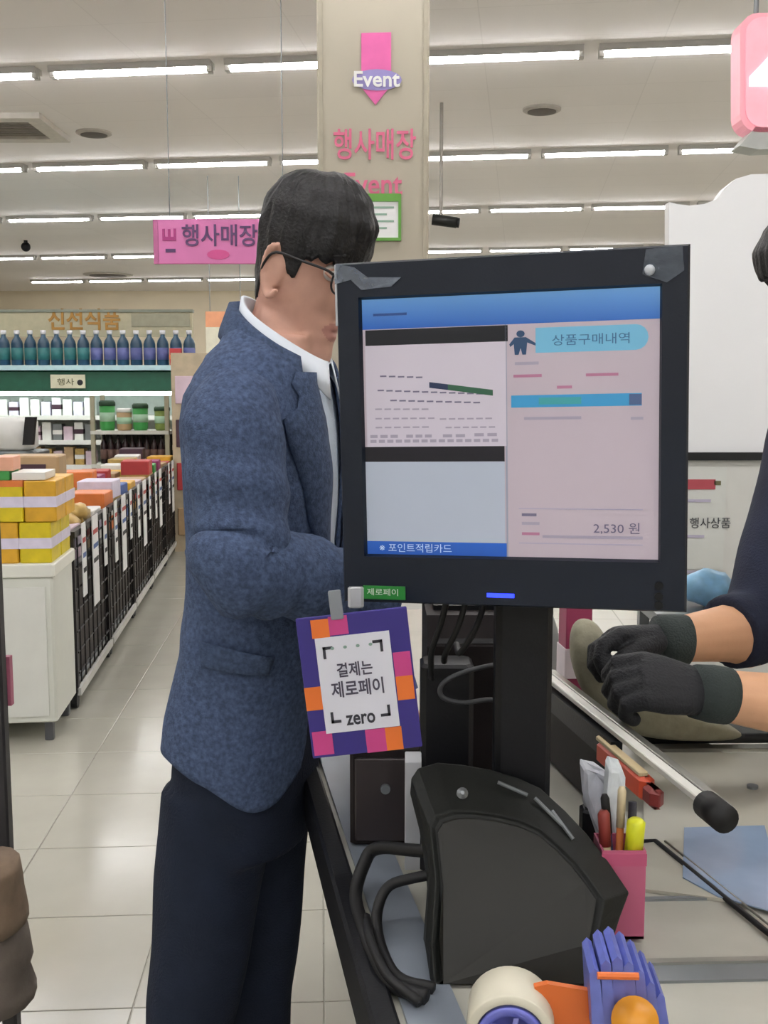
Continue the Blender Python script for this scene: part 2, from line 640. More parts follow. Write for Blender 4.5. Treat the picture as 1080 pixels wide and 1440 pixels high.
# ------------------------------------------------------------------ packed goods
def lay(name, label, cat, c, sx, sy, sz, rot, col, band=None, group=None, topc=None):
    """carton standing with its base centre at c: body plus a printed band wrapped round it, and a lid flap"""
    t = thing(name, label, cat, c, group)
    ux, uy = V((math.cos(rot), math.sin(rot), 0)), V((-math.sin(rot), math.cos(rot), 0))
    o = V(c) - ux * sx / 2 - uy * sy / 2
    MB().cbox(o, ux * sx, uy * sy, V((0, 0, sz)), min(sx, sz) * .04).build('carton', col, t)
    if band:
        o2 = o - ux * .002 - uy * .002 + V((0, 0, sz * .36))
        MB().obox(o2, ux * (sx + .004), uy * (sy + .004), V((0, 0, sz * .26))).build('label_band', band, t)
    if topc:
        o3 = o + V((0, 0, sz * .86)) - ux * .0015 - uy * .0015
        MB().obox(o3, ux * (sx + .003), uy * (sy + .003), V((0, 0, sz * .15))).build('lid', topc, t)
    return t


YEL = mat('yellow_print', 'd8c21c', .45, var=.12, scale=18)
YEL2 = mat('amber_print', 'd9a52a', .45, var=.12, scale=18)
ORG = mat('orange_print', 'dd7a3a', .45, var=.1)
LILAC = mat('lilac_white_print', 'd9d2e6', .5, var=.06, scale=30)
GRN = mat('green_print', '3f9a4c', .5, var=.1)
PALEP = mat('pale_pink_print', 'cfbac6', .55, var=.06)
REDP = mat('red_print', 'b43a3c', .5, var=.08)
MAG = mat('magenta_print', '8e2a60', .5, var=.1)
BLUP = mat('blue_print', '3c5c9c', .5, var=.1)
TAN = mat('tan_print', 'b79a74', .55, var=.1)
PLUM = mat('plum_print', '3f2534', .5, var=.1)
GOLD = mat('gold_foil', 'b89a5a', .35, .2, var=.15, scale=30)

# ------------------------------------------------------------------ white end cabinet and row of display bins along the aisle
AA = math.atan(-150 / F_PX)
ad = V((math.sin(AA), math.cos(AA), 0))      # along the aisle, away
an = V((math.cos(AA), -math.sin(AA), 0))     # across the aisle, to the right
C0 = G(82, 1044)                              # near right corner of the row on the floor
CABH = .745
CABW, CABD = .5, .42
IVORY = mat('ivory_laminate', 'd9dbd2', .45, var=.02)
t = thing('white_end_cabinet', 'white end cabinet on short legs carrying yellow packs', 'cabinet', C0 - an * CABW / 2 + ad * CABD / 2)
o = C0 - an * CABW + V((0, 0, .085))
MB().cbox(o, an * CABW, ad * CABD, V((0, 0, CABH - .085 - .055)), .01).build('body', IVORY, t)
MB().cbox(C0 - an * (CABW + .012) - ad * .012 + V((0, 0, CABH - .055)), an * (CABW + .024), ad * (CABD + .024), V((0, 0, .055)), .008).build('top', mat('ivory_top', 'e4e4da', .4, var=.02), t)
MB().obox(o + an * .03 - ad * .008 + V((0, 0, .03)), an * (CABW - .06), ad * .01, V((0, 0, CABH - .21))).build('front_panel', mat('front_panel_white', 'dfe0da', .45, var=.02), t)
for a in (.03, CABW - .06):
    for b in (.03, CABD - .06):
        MB().cbox(C0 - an * (CABW - a) + ad * b, an * .035, ad * .035, V((0, 0, .09)), .004).build('leg', mat('leg_grey', '55565a', .5), t)
# yellow drink packs stacked on the cabinet
n = 0
for lz in range(2):
    for kx in range(2):
        for ky in range(2):
            sx = .125
            c = C0 - an * (.195 - .13 * kx - (.0 if lz == 0 else .025)) + ad * (.11 + ky * .2) + V((0, 0, CABH + lz * .168))
            where = ('bottom' if lz == 0 else 'top', 'left' if kx == 0 else 'right', 'front' if ky == 0 else 'rear')
            lay('yellow_pack', 'yellow carton pack, %s layer, %s of the %s pair on white cabinet' % where, 'carton', c, sx, .19, .165, math.atan2(an.y, an.x),
                YEL if (kx + lz) % 2 else YEL2, LILAC, 'yellow carton packs on the white cabinet', ORG if lz == 1 and kx == 0 else None)
zt = CABH + .336
lay('snack_box', 'green box lying on top of the yellow packs', 'box', C0 - an * .23 + ad * .11 + V((0, 0, zt)), .14, .16, .035, math.atan2(an.y, an.x), GRN)
lay('snack_box', 'pale orange box on top of the green box', 'box', C0 - an * .225 + ad * .12 + V((0, 0, zt + .036)), .15, .16, .055, math.atan2(an.y, an.x) + .05, mat('pale_orange_print', 'dfa58a', .5), None)
lay('snack_box', 'white flat box on the yellow packs beside the green one', 'box', C0 - an * .085 + ad * .13 + V((0, 0, zt)), .13, .2, .03, math.atan2(an.y, an.x), WHITE)

# dark wire display bins
WIRE = mat('black_wire', '1b191b', .45, var=.1)
SHADEP = mat('bin_board', '37302e', .6, var=.15)
BINL, BINW = .95, .5
bin_names = ['nearest', 'second', 'third', 'fourth', 'farthest']
ROT = math.atan2(an.y, an.x)
for bi in range(5):
    o = C0 + ad * (CABD + .05 + bi * (BINL + .04))
    bh = .80
    t = thing('display_bin', 'black wire display bin on casters, %s of the row behind the white cabinet' % bin_names[bi], 'display bin', o - an * BINW / 2 + ad * BINL / 2, 'black wire display bins along the aisle')
    corners = [(0, 0), (BINW - .03, 0), (0, BINL - .03), (BINW - .03, BINL - .03)]
    for a, b in corners:
        MB().obox(o - an * (a + .03) + ad * b + V((0, 0, .07)), an * .03, ad * .03, V((0, 0, bh - .07))).build('post', WIRE, t)
        MB().cyl(o - an * (a + .02) + ad * (b + .015) + an * .014 + V((0, 0, .035)), o - an * (a + .02) + ad * (b + .015) - an * .014 + V((0, 0, .035)), .035, 12).build('caster', RUBBER, t)
    MB().obox(o - an * BINW + V((0, 0, .10)) + an * .012, an * (BINW - .024), ad * BINL, V((0, 0, .02))).build('bottom_shelf', STEELD, t)
    MB().obox(o - an * .004 + V((0, 0, .06)), an * .016, ad * BINL, V((0, 0, .035))).build('bumper_rail', mat('rail_white', 'c9c9c4', .5), t)
    MB().obox(o - an * .03 + ad * .03 + V((0, 0, .12)), an * .008, ad * (BINL - .06), V((0, 0, bh - .2))).build('back_board', SHADEP, t)
    MB().obox(o - an * BINW + V((0, 0, bh - .16)) + an * .01, an * (BINW - .02), ad * BINL, V((0, 0, .02))).build('tray', STEELD, t)
    for k in range(7):
        z = .16 + k * .095
        MB().cyl(o + ad * .02 + V((0, 0, z)), o + ad * (BINL - .02) + V((0, 0, z)), .005, 6).build('wire', WIRE, t)
    for k in range(8):
        MB().cyl(o + ad * (.06 + k * .118) + an * .004 + V((0, 0, .11)), o + ad * (.06 + k * .118) + an * .004 + V((0, 0, bh)), .004, 6).build('wire', WIRE, t)
    MB().obox(o - an * .02 + V((0, 0, bh - .02)), an * .026, ad * BINL, V((0, 0, .03))).build('top_rail', WIRE, t)
    # white price sheets hanging on the aisle side
    for k, (b, w, h_) in enumerate(((.12, .10, .34), (.40, .16, .44), (.74, .09, .30))[: 3 if bi < 3 else 2]):
        s_ = MB().obox(o + an * .012 + ad * b + V((0, 0, bh - h_ + .03)), an * .004, ad * w, V((0, 0, h_))).build('price_sheet', PAPER, t)
        for q in range(3):
            MB().obox(o + an * .0165 + ad * (b + .015) + V((0, 0, bh - .06 - q * .07)), an * .0012, ad * (w - .03), V((0, 0, .022))).build('print_line', [REDP, BLUP, INK][q], s_)
    # goods lying in the bin
    cols = [[PALEP, TAN, GOLD, PALEP, WHITE, TAN], [ORG, YEL2, LILAC, REDP, BLUP, TAN], [YEL2, ORG, PALEP, MAG, TAN, REDP], [REDP, TAN, GRN, YEL2, MAG, WHITE], [TAN, GOLD, REDP, WHITE, YEL2, PLUM]][bi]
    cn = {PALEP: 'pale pink', TAN: 'tan', GOLD: 'gold', WHITE: 'white', ORG: 'orange', YEL2: 'amber', LILAC: 'lilac', REDP: 'red', BLUP: 'blue', MAG: 'magenta', GRN: 'green', PLUM: 'plum'}
    for k in range(6):
        gx, gy = .12 + .24 * (k % 2), .17 + .30 * (k // 2)
        c = o - an * gx + ad * gy + V((0, 0, bh - .14))
        hh = [.16, .22, .19, .26, .17, .21][(k + bi) % 6]
        lay('goods_box', '%s carton, %s side of the %s display bin, %s' % (cn[cols[k]], 'aisle' if k % 2 == 0 else 'inner', bin_names[bi], ['near end', 'middle', 'far end'][k // 2]), 'carton', c, .2, .24, hh, ROT + random.uniform(-.06, .06), cols[k],
            [LILAC, WHITE, REDP, GOLD][(k + bi) % 4], 'cartons in the %s display bin' % bin_names[bi])
# a few crumpled pouches heaped at the near end, over the cabinet edge
for k, (a, b, z, r, colr, nm) in enumerate([(.08, .74, .93, .06, GOLD, 'gold'), (.16, .70, .90, .07, TAN, 'tan'), (.05, .86, .90, .055, GOLD, 'brownish gold')]):
    m = MB().sphere((0, 0, 0), (r, r * 1.1, r * .8), 14, 9)
    c = C0 - an * a + ad * b + V((0, 0, CABH + .07 + .02 * k))
    m.v = [c + p * (1 + .25 * noise.noise(p * 40 + V((k * 3, 0, 0)))) for p in m.v]
    tag(m.build('snack_pouch', colr, None, True), 'crumpled %s snack pouch heaped behind the white cabinet' % nm, 'pouch')

# plum square box and pale packs standing further in, left of the bins
lay('tall_carton', 'tan carton standing behind the yellow packs', 'carton', C0 - an * .30 + ad * 1.06 + V((0, 0, .66)), .3, .2, .46, ROT, TAN, None)
q = C0 - an * .26 + ad * .955 + V((0, 0, .96))
tag(MB().cbox(q - an * .07, an * .12, ad * -.01, V((0, 0, .12)), .002).build('plum_sign', PLUM), 'small plum square sign on the tan carton', 'sign')

# ------------------------------------------------------------------ shelf rack with dark bottles at the end of the row
RY = 10.6
rx0, rx1 = P(128, 640, RY).x, P(238, 640, RY).x
t = thing('bottle_rack', 'white shelf rack with dark bottles and green tubs in front of the case', 'rack', ((rx0 + rx1) / 2, RY + .2, 0))
RACK = mat('rack_white', 'd8d8cf', .5)
zs = [P(0, 606, RY).z, P(0, 653, RY).z, .45, .12]
for zz in zs:
    s_ = MB().box(rx0, rx1, RY, RY + .45, zz - .035, zz).build('shelf', RACK, t)
for xx in (rx0, rx1 - .04):
    for yy in (RY + .01, RY + .40):
        MB().box(xx, xx + .04, yy, yy + .04, 0, zs[0] + .35).build('post', mat('rack_post', 'a9a48c', .5), t)
MB().box(rx0, rx1, RY + .44, RY + .46, .1, zs[0]).build('back_panel', mat('rack_back', '3a3a36', .7), t)
DBOT = mat('dark_wine_glass', '2a1a1c', .25, var=.2)
CAP = mat('cap_white', 'd4d4d8', .5)


def bottle(name, lab, c, h, r, body, cap, lbl, group):
    t = thing(name, lab, 'bottle', c, group)
    MB().lathe(c, [(r * .9, 0), (r, h * .03), (r, h * .6), (r * .85, h * .7), (r * .4, h * .82), (r * .36, h * .9)], 14).build('glass', body, t, True)
    MB().lathe(V(c) + V((0, 0, h * .88)), [(r * .46, 0), (r * .46, h * .12)], 12).build('cap', cap, t, True)
    if lbl:
        MB().lathe(V(c) + V((0, 0, h * .16)), [(r * 1.015, 0), (r * 1.015, h * .34)], 14).build('label', lbl, t, True)
    return t


def spread(first, n, x0, x1, y, z, labf, group):
    for k in range(1, n):
        copy_tree(first, (x0 + (x1 - x0) * k / (n - 1), y, z), None, labf(k), group)


nb = 9
b0 = bottle('wine_bottle', 'dark wine bottle, first from the left on the white rack', V((rx0 + .10, RY + .12, zs[1])), .29, .036, DBOT, RUBBER, mat('dull_label', '6a5048', .6), 'dark bottles on the rack')
spread(b0, nb, rx0 + .10, rx1 - .10, RY + .12, zs[1], lambda k: 'dark wine bottle, %s from the left on the white rack' % ordn[k], 'dark bottles on the rack')


def tub(lab, c, r, h, col, lid):
    t = thing('snack_tub', lab, 'tub', c, 'green tubs on top of the rack')
    MB().lathe(c, [(r * .85, 0), (r, h * .1), (r * 1.02, h * .82)], 16).build('tub_body', col, t, True)
    MB().lathe(V(c) + V((0, 0, h * .82)), [(r * 1.08, 0), (r * 1.08, h * .12), (r * .9, h * .18)], 16).build('lid', lid, t, True)
    MB().lathe(V(c) + V((0, 0, h * .3)), [(r * 1.03, 0), (r * 1.03, h * .3)], 16).build('label', mat('mint_label', 'a9cdb0', .5), t, True)


for k, (px, lab, hh, cc) in enumerate([(146, 'tall green tub at the left end of the rack top', .30, GRN), (170, 'tan tub between the two green tubs on the rack', .22, TAN), (193, 'green tub with dark lid in the middle of the rack top', .27, GRN), (224, 'olive tub at the right end of the rack top', .24, mat('olive_print', '7d8f46', .5))]):
    tub(lab, V((P(px, 600, RY).x, RY + .15, zs[0])), .075, hh, cc, mat('dark_green_lid', '2a4a34', .5) if k != 1 else WHITE)
for k in range(4):
    lay('lower_carton', 'pale carton, %s from the left on the lower rack shelf' % ordn[k], 'carton', V((rx0 + .12 + k * .17, RY + .15, .45)), .14, .2, .24, 0, [WHITE, TAN, PLUM, GOLD][k], None, 'cartons on the lower rack shelf')

# ------------------------------------------------------------------ refrigerated wall case at the far end
FY = 13.0
fx0, fx1 = P(-120, 500, FY).x, P(262, 500, FY).x


def fz(py): return P(0, py, FY).z


FGREEN = mat('case_green', '1f5a45', .45, var=.1)
t = thing('refrigerated_case', 'long open refrigerated wall case with dark green canopy band', 'refrigerator', ((fx0 + fx1) / 2, FY + .5, 0))
fb = fx1 + .12
MB().box(fx0, fb, FY + .75, FY + .85, 0, fz(552)).build('back_panel', mat('case_inner', 'd5dbd8', .5), t)
MB().box(fx0, fb, FY - .12, FY + .85, 0, .38).build('plinth', mat('case_plinth', 'b9b7ab', .5), t)
MB().cbox((fx0, FY - .14, fz(550)), (fb - fx0 + .02, 0, 0), (0, .95, 0), (0, 0, fz(522) - fz(550)), .02).build('canopy', FGREEN, t)
MB().box(fx0, fb + .06, FY - .2, FY + .82, fz(521), fz(514)).build('top_shelf', mat('pale_aqua_edge', 'b8d8de', .4), t)
lt = MB().box(fx0 + .05, fb - .03, FY - .08, FY - .02, fz(550) - .05, fz(550) - .005).build('strip_light', mat('case_light', 'f2fff8', .4, emit=9.0, var=0), t)
for k, zz in enumerate((fz(585), fz(620), fz(655))):
    s_ = MB().box(fx0 + .04, fb - .04, FY + .1, FY + .75, zz - .03, zz).build('shelf', RACK, t)
    MB().box(fx0 + .04, fb - .04, FY + .08, FY + .1, zz - .05, zz + .005).build('price_rail', WHITE, s_)
MB().box(fb - .04, fb, FY - .1, FY + .8, .38, fz(550)).build('side_panel', mat('side_white', 'd6dad4', .5), t)
MB().box(fx0, fx1 - .03, FY + .62, FY + .7, fz(470), fz(431)).build('header_board', mat('header_olive', 'b5ad90', .6, var=.06), t)
hb = MB().box(fx0, fx1 - .02, FY + .6, FY + .72, fz(434), fz(430)).build('header_rail', mat('header_rail_grey', '84887a', .5), t)
MB().box(P(168, 450, FY).x, fx1 - .06, FY + .605, FY + .62, fz(455), fz(436)).build('header_strip', mat('header_strip_grey', '9a967f', .5), t)
text('신선식품', 'header_lettering', mat('ochre_print', 'a8792f', .5), t, V((P(118, 450, FY + .6).x, FY + .618, P(0, 449, FY + .6).z)), XR, ZU, width=(168 - 68) / F_PX * 13.6, height=.27, depth=.01, bold=.02)
sg = MB().box(P(77, 537, FY).x, P(125, 537, FY).x, FY - .165, FY - .15, fz(546), fz(527)).build('price_sign', mat('sign_cream', 'd9d6bd', .5), t)
text('행사', 'sign_lettering', mat('olive_ink', '5a5a3a', .6), sg, Q(98, 537, FY, -.166), XR, ZU, width=.2, height=.08, depth=.004)
MB().sphere(Q(118, 538, FY, -.166), (.035, .004, .035), 10, 6).build('dot', INK, sg, True)
# blue bottles on the canopy shelf
BLB = mat('blue_bottle', '20465f', .3, var=.25, scale=5)
TEALB = mat('teal_label', '2f6f70', .5, var=.2)
VIOB = mat('violet_label', '5c6296', .5, var=.2)
zb = fz(514)
bxs = [6 + 18.6 * k for k in range(15)]
for k, px in enumerate(bxs):
    if k in (0, 7):
        bb = bottle('water_bottle', 'blue bottle with white cap, %s from the left above the green canopy' % (ordn + ['fifteenth'])[k], V((P(px, 500, FY).x, FY + .0, zb)), .42, .072, BLB, CAP, TEALB if k < 7 else VIOB, 'blue bottles above the green canopy')
    else:
        copy_tree(bb, (P(px, 500, FY).x, FY + .0, zb), None, 'blue bottle with white cap, %s from the left above the green canopy' % (ordn + ['fifteenth'])[k], 'blue bottles above the green canopy')
lay('red_box', 'red and orange box at the right end of the blue bottles', 'box', V((P(250, 500, FY).x, FY - .12, zb)), .14, .08, .2, 0, REDP, ORG)
# chilled goods on the case shelves
nn = 0
for si, zz in enumerate((fz(585), fz(620), fz(655))):
    for k in range(9):
        px = 8 + 15 * k
        colr = [[WHITE, LILAC, PAPER], [PALEP, WHITE, STEELD], [TAN, GOLD, PALEP]][si][k % 3]
        lay('chilled_pack', 'pale chilled pack, %s from the left on the %s case shelf' % (ordn[k], ['upper', 'middle', 'lower'][si]), 'pack', V((P(px, 600, FY + .25).x, FY + .25, zz)), .11, .16, [.2, .17, .22][(k + si) % 3], 0, colr, [BLUP, PLUM, GRN, WHITE][(k + 2 * si) % 4] if k % 2 else None, 'chilled packs on the %s case shelf' % ['upper', 'middle', 'lower'][si])

# glossy white-black cup dispenser and chiller in front of the case (left)
q = P(20, 600, 8.6)
t = thing('demo_stand', 'white rounded sampling machine on a grey stand at far left', 'machine', (q.x, 8.6, 0))
MB().cbox((q.x - .22, 8.45, 0), (.44, 0, 0), (0, .35, 0), (0, 0, .95), .02).build('stand', STEELD, t)
MB().cbox((q.x - .2, 8.45, .95), (.36, 0, 0), (0, .3, 0), (0, 0, .26), .05).build('machine_body', WHITE, t, True)
MB().obox((q.x + .12, 8.42, 1.0), (.08, 0, .0), (0, .05, 0), (.03, 0, .22)).build('spout', RUBBER, t)

# orange hanging sign by the man's collar
SY = 12.0
t = thing('hanging_price_sign', 'orange and cream hanging price sign behind the man\'s shoulder', 'sign', P(315, 480, SY))
MB().box(P(289, 450, SY).x, P(345, 450, SY).x, SY, SY + .03, P(0, 460, SY).z, P(0, 438, SY).z).build('board', mat('sign_orange', 'dc9a72', .5, var=.08), t)
MB().box(P(289, 450, SY).x, P(345, 450, SY).x, SY, SY + .03, P(0, 500, SY).z, P(0, 460, SY).z).build('lower_board', mat('sign_pale', 'd9d8c4', .5, var=.08), t)
for px in (295, 338):
    MB().cyl(Q(px, 438, SY, .015), V((P(px, 438, SY).x, SY + .015, CEIL)), .005, 6).build('hanging_wire', STEELD, t)
# gondola on the right of the aisle, seen past the man's back
g0 = G(244, 775)
t = thing('gondola_shelf', 'tan gondola shelf across the aisle, seen past the man\'s back', 'shelf', (g0.x + .5, g0.y, 0))
gx0 = g0.x + .02
GON = mat('gondola_tan', 'a28f74', .6, var=.1)
for k, zz in enumerate((.12, .52, .9, 1.28, 1.62)):
    s_ = MB().obox(V((gx0, g0.y, zz)), an * .8, ad * 2.6, V((0, 0, .03))).build('shelf', GON, t)
    MB().obox(V((gx0, g0.y, zz)) - an * .008, an * .008, ad * 2.6, V((0, 0, .045))).build('price_rail', mat('rail_cream', 'd8cfb4', .5), s_)
MB().obox(V((gx0, g0.y, 0)) + an * .78, an * .03, ad * 2.6, V((0, 0, 1.9))).build('back_panel', GON, t)
MB().obox(V((gx0, g0.y - .03, 0)), an * .8, ad * .03, V((0, 0, 1.75))).build('end_panel', mat('end_panel_tan', 'b5a78d', .6, var=.1), t)
for s2 in range(4):
    for k in range(5):
        colr = [TAN, GOLD, REDP, WHITE, PLUM, YEL2, PALEP][(k * 3 + s2 * 2) % 7]
        lay('shelf_pack', 'packet, %s from the near end on the %s gondola shelf' % (ordn[k], ['lowest', 'second', 'third', 'fourth'][s2]), 'packet', V((gx0, g0.y, (.15, .55, .93, 1.31)[s2])) + an * .12 + ad * (.15 + k * .5), .18, .4, .24, ROT, colr, None, 'packets on the gondola')

# promotion stand in front of the pillar (seen between the man and the screen)
pq = P(466, 600, 4.05)
t = thing('promotion_stand', 'low white promotion stand in front of the pillar', 'stand', (pq.x + .15, 4.05, 0))
MB().cbox((pq.x - .12, 3.9, .1), (.56, 0, 0), (0, .34, 0), (0, 0, .86), .015).build('stand_body', WHITE, t)
MB().box(pq.x - .10, pq.x + .42, 3.92, 4.22, 0, .1).build('stand_base', DARKGREY, t)
for k, (dx, dz, h_, colr, lab) in enumerate([(-.05, .96, .2, PALEP, 'pale pink carton at lower left of the promotion stand'), (-.04, 1.16, .15, WHITE, 'white carton stacked on the pale pink one before the pillar'), (.12, .96, .3, TAN, 'tan carton on the promotion stand behind the screen'), (.29, .96, .24, REDP, 'red carton on the promotion stand behind the screen')]):
    lay('promo_carton', lab, 'carton', V((pq.x + dx, 4.05, dz)), .15, .2, h_, 0, colr, [REDP, LILAC, WHITE, GOLD][k], 'cartons on the promotion stand')

# ------------------------------------------------------------------ checkout counter
CZ = .88
la, lb_ = G(430, 1100, CZ), G(520, 1425, CZ)
ld = (la - lb_).normalized()
ln = V((ld.y, -ld.x, 0))                      # across the counter, to the right
cn0 = lb_ - ld * .35                          # near left corner of the top
CLEN, CWID = 2.1, .66
COUNT = thing('checkout_counter', 'grey steel checkout counter with black edge rail beside the man', 'counter', cn0 + ld * CLEN / 2 + ln * CWID / 2 - V((0, 0, CZ)))
TOPM = mat('counter_steel', 'b4b3a8', .3, .15, var=.05, scale=14, bump=.02)
MB().cbox(cn0 - V((0, 0, .04)), ln * CWID, ld * CLEN, V((0, 0, .04)), .004).build('top', TOPM, COUNT)
MB().obox(cn0 + ln * .22 + ld * .02 - V((0, 0, CZ)), ln * (CWID - .24), ld * (CLEN - .04), V((0, 0, CZ - .04))).build('body', mat('counter_body_grey', '8b8d8e', .5), COUNT)
MB().cbox(cn0 - ln * .004 - V((0, 0, .05)), ln * .026, ld * CLEN, V((0, 0, .062)), .006).build('edge_rail', BLACKP, COUNT)
MB().obox(cn0 + ln * .03 + ld * .2, ln * .052, ld * (CLEN - .2), V((0, 0, .004))).build('ledge_plate', mat('blue_grey_steel', '8d96a1', .3, .4, var=.05), COUNT)
# steel strips across the near right part
for k, (py, w, h_, m_) in enumerate(((1362, .008, .006, STEEL), (1384, .03, .003, STEELD), (1268, .006, .003, STEELD))):
    q = G(905, py, CZ)
    MB().obox(V((q.x, q.y, CZ)), V((.5, .02, 0)), V((0, w, 0)), V((0, 0, h_))).build('steel_strip', m_, COUNT)
# scanner plate with glass and black gasket
q0, q1, q2, q3 = G(905, 1062, CZ), G(1180, 1062, CZ), G(1260, 1300, CZ), G(905, 1255, CZ)
scn = thing('flatbed_scanner', 'flat scanner plate with a bluish reflection painted on its glass, set in the right of the counter', 'scanner', V((q0.x + .15, (q0.y + q2.y) / 2, CZ)))
SCP = mat('scanner_plate', 'b3b1a3', .3, .1, var=.04)
MB().prism([q + V((0, 0, .0005)) for q in (q0, q1, q2, q3)], (0, 0, .004)).build('plate', SCP, scn)
GLS = mat('glass_blue_reflection', '8fa3bd', .08, .1, var=.1)  # bluish reflection is painted into the glass colour
gq = [G(a, b, CZ + .0046) for a, b in ((962, 1165), (1075, 1162), (1110, 1290), (1010, 1262), (960, 1235))]
MB().prism(gq, (0, 0, .0015)).build('glass', GLS, scn)
gl = [G(900, 1184, CZ + .005), G(922, 1183, CZ + .005), G(1075, 1308, CZ + .005), G(1200, 1405, CZ + .005)]
MB().tube(gl, .0032, 8).build('gasket', RUBBER, scn, True)
MB().tube([q + V((.012, .0, .0)) for q in gl[1:]], .0016, 8).build('gasket_trim', STEEL, scn, True)
MB().lathe(G(1058, 1108, CZ + .0045), [(.008, 0), (.008, .004)], 16).build('button', STEELD, scn)
# belt end beyond the scanner
b0 = G(905, 1046, CZ)
belt = thing('conveyor_belt', 'black conveyor belt end behind the scanner plate', 'conveyor', V((b0.x + .15, b0.y + .3, CZ)))
MB().cbox((b0.x - .02, b0.y + .02, CZ + .001), (.26, 0, 0), (-.06, .5, 0), (0, 0, .004), .001).build('belt', mat('belt_rubber', '4b4d4a', .7, var=.1), belt)
MB().tube([(b0.x - .02, b0.y, CZ + .008), (b0.x + .24, b0.y + .005, CZ + .008)], .008, 10).build('roller', RUBBER, belt, True)
MB().obox((b0.x - .02, b0.y - .045, CZ + .001), (.26, .005, 0), (0, .02, 0), (0, 0, .006)).build('steel_lip', STEEL, belt)

# partition with white top bar
A_, B_ = G(735, 925, 1.0), G(1012, 1146, 1.0)
E_ = A_.lerp(B_, .62)
bd = (B_ - A_).normalized()
bn = V((-bd.y, bd.x, 0))                       # towards the right
if bn.x < 0: bn = -bn
t = thing('counter_partition', 'dark brown low partition under a white guide bar on the counter', 'partition', V((A_.lerp(E_, .5).x, A_.lerp(E_, .5).y, CZ)))
MB().obox(V((A_.x, A_.y, CZ + .0045)) - bn * .012, (E_ - A_), bn * .012, V((0, 0, .085))).build('panel', BROWNBLK, t)
MB().obox(V((A_.x, A_.y, CZ + .085)) - bn * .016, (E_ - A_), bn * .016, V((0, 0, .03))).build('black_strip', BLACKP, t)
bar = thing('guide_bar', 'white guide bar with a round black end cap over the partition', 'guide bar', V((A_.lerp(B_, .5).x, A_.lerp(B_, .5).y, CZ)))
BARW = mat('bar_white', 'd9d8cf', .4, .1)
MB().cbox(A_ - bn * .010, (B_ - A_), bn * .014, V((0, 0, .008)), .002).build('bar', BARW, bar)
MB().cbox(A_ + bn * .016 + bd * .08 - V((0, 0, .006)), (B_ - A_) * .85, bn * .012, V((0, 0, .006)), .002).build('second_rail', STEEL, bar)
MB().cbox(A_ + bn * .004 + bd * .05 - V((0, 0, .008)), (B_ - A_) * .88, bn * .011, V((0, 0, .007)), .002).build('rail_groove', RUBBER, bar)
MB().cyl(B_ - bd * .03 - bn * .0 + V((0, 0, .0)), B_ + bd * .012 - bn * .0 + V((0, 0, .0)), .0155, 20).build('end_cap', RUBBER, bar, True)
for f_ in (.12, .5):
    q = A_.lerp(B_, f_)
    MB().cyl(V((q.x + bn.x * .02, q.y + bn.y * .02, CZ + .0045)), V((q.x + bn.x * .02, q.y + bn.y * .02, .997)), .006, 10).build('bar_post', STEELD, bar)
# orange clip under the bar
o1 = A_.lerp(B_, .56) - V((0, 0, .012))
t = thing('orange_grip', 'orange plastic grip clipped under the white guide bar', 'grip', o1 - V((0, 0, .04)))
ORP = mat('orange_plastic', 'd9583a', .4)
MB().cbox(o1 - bn * .022 - V((0, 0, .032)), bd * .15, bn * .02, V((0, 0, .03)), .008).build('grip_body', ORP, t)
MB().cbox(o1 - bn * .022 + bd * .145 - V((0, 0, .030)), bd * .035, bn * .018, V((0, 0, .024)), .008).build('grip_tip', mat('dark_red_plastic', '8a3a38', .45), t)
MB().cbox(o1 - bn * .021 - V((0, 0, .003)), bd * .14, bn * .012, V((0, 0, .006)), .002).build('cream_strip', mat('cream_plastic', 'd8c49a', .5), t)

# ------------------------------------------------------------------ POS monitor
ML, MR = P(478, 370, 1.06), P(980, 337, .97)
mo = V((ML.x, ML.y, 0)); mx = V((MR.x, MR.y, 0)) - mo
MW = mx.length; mx.normalize()
roll = .022
mn = V((mx.y, -mx.x, 0))                       # out of the screen, towards the viewer
mz = V((0, 0, 1))
MX = (mx * math.cos(roll) + mz * math.sin(roll)).normalized()
MZ = (mz * math.cos(roll) - mx * math.sin(roll)).normalized()
zb_ = P(482, 846, 1.06).z
MO = V((mo.x, mo.y, zb_)) + mx * .002
MH = ML.z - zb_


def mf(u, v, d=0.0):
    return MO + MX * (u * MW) + MZ * (v * MH) + mn * d


def mpanel(name, m_, par, u0, u1, v0, v1, d0, d1, ch=0.0):
    o_ = mf(u0, v0, d0)
    b_ = MB()
    if ch:
        b_.cbox(o_, MX * ((u1 - u0) * MW), MZ * ((v1 - v0) * MH), mn * (d1 - d0), ch)
    else:
        b_.obox(o_, MX * ((u1 - u0) * MW), MZ * ((v1 - v0) * MH), mn * (d1 - d0))
    return b_.build(name, m_, par)


stand0 = mf(.5, 0, -.06)
MON = thing('pos_monitor', 'black point-of-sale monitor showing a pale purchase screen', 'monitor', V((stand0.x, stand0.y, CZ)))
U0, U1, V0, V1 = .075, .922, .145, .893
SM = mf
m = MB()
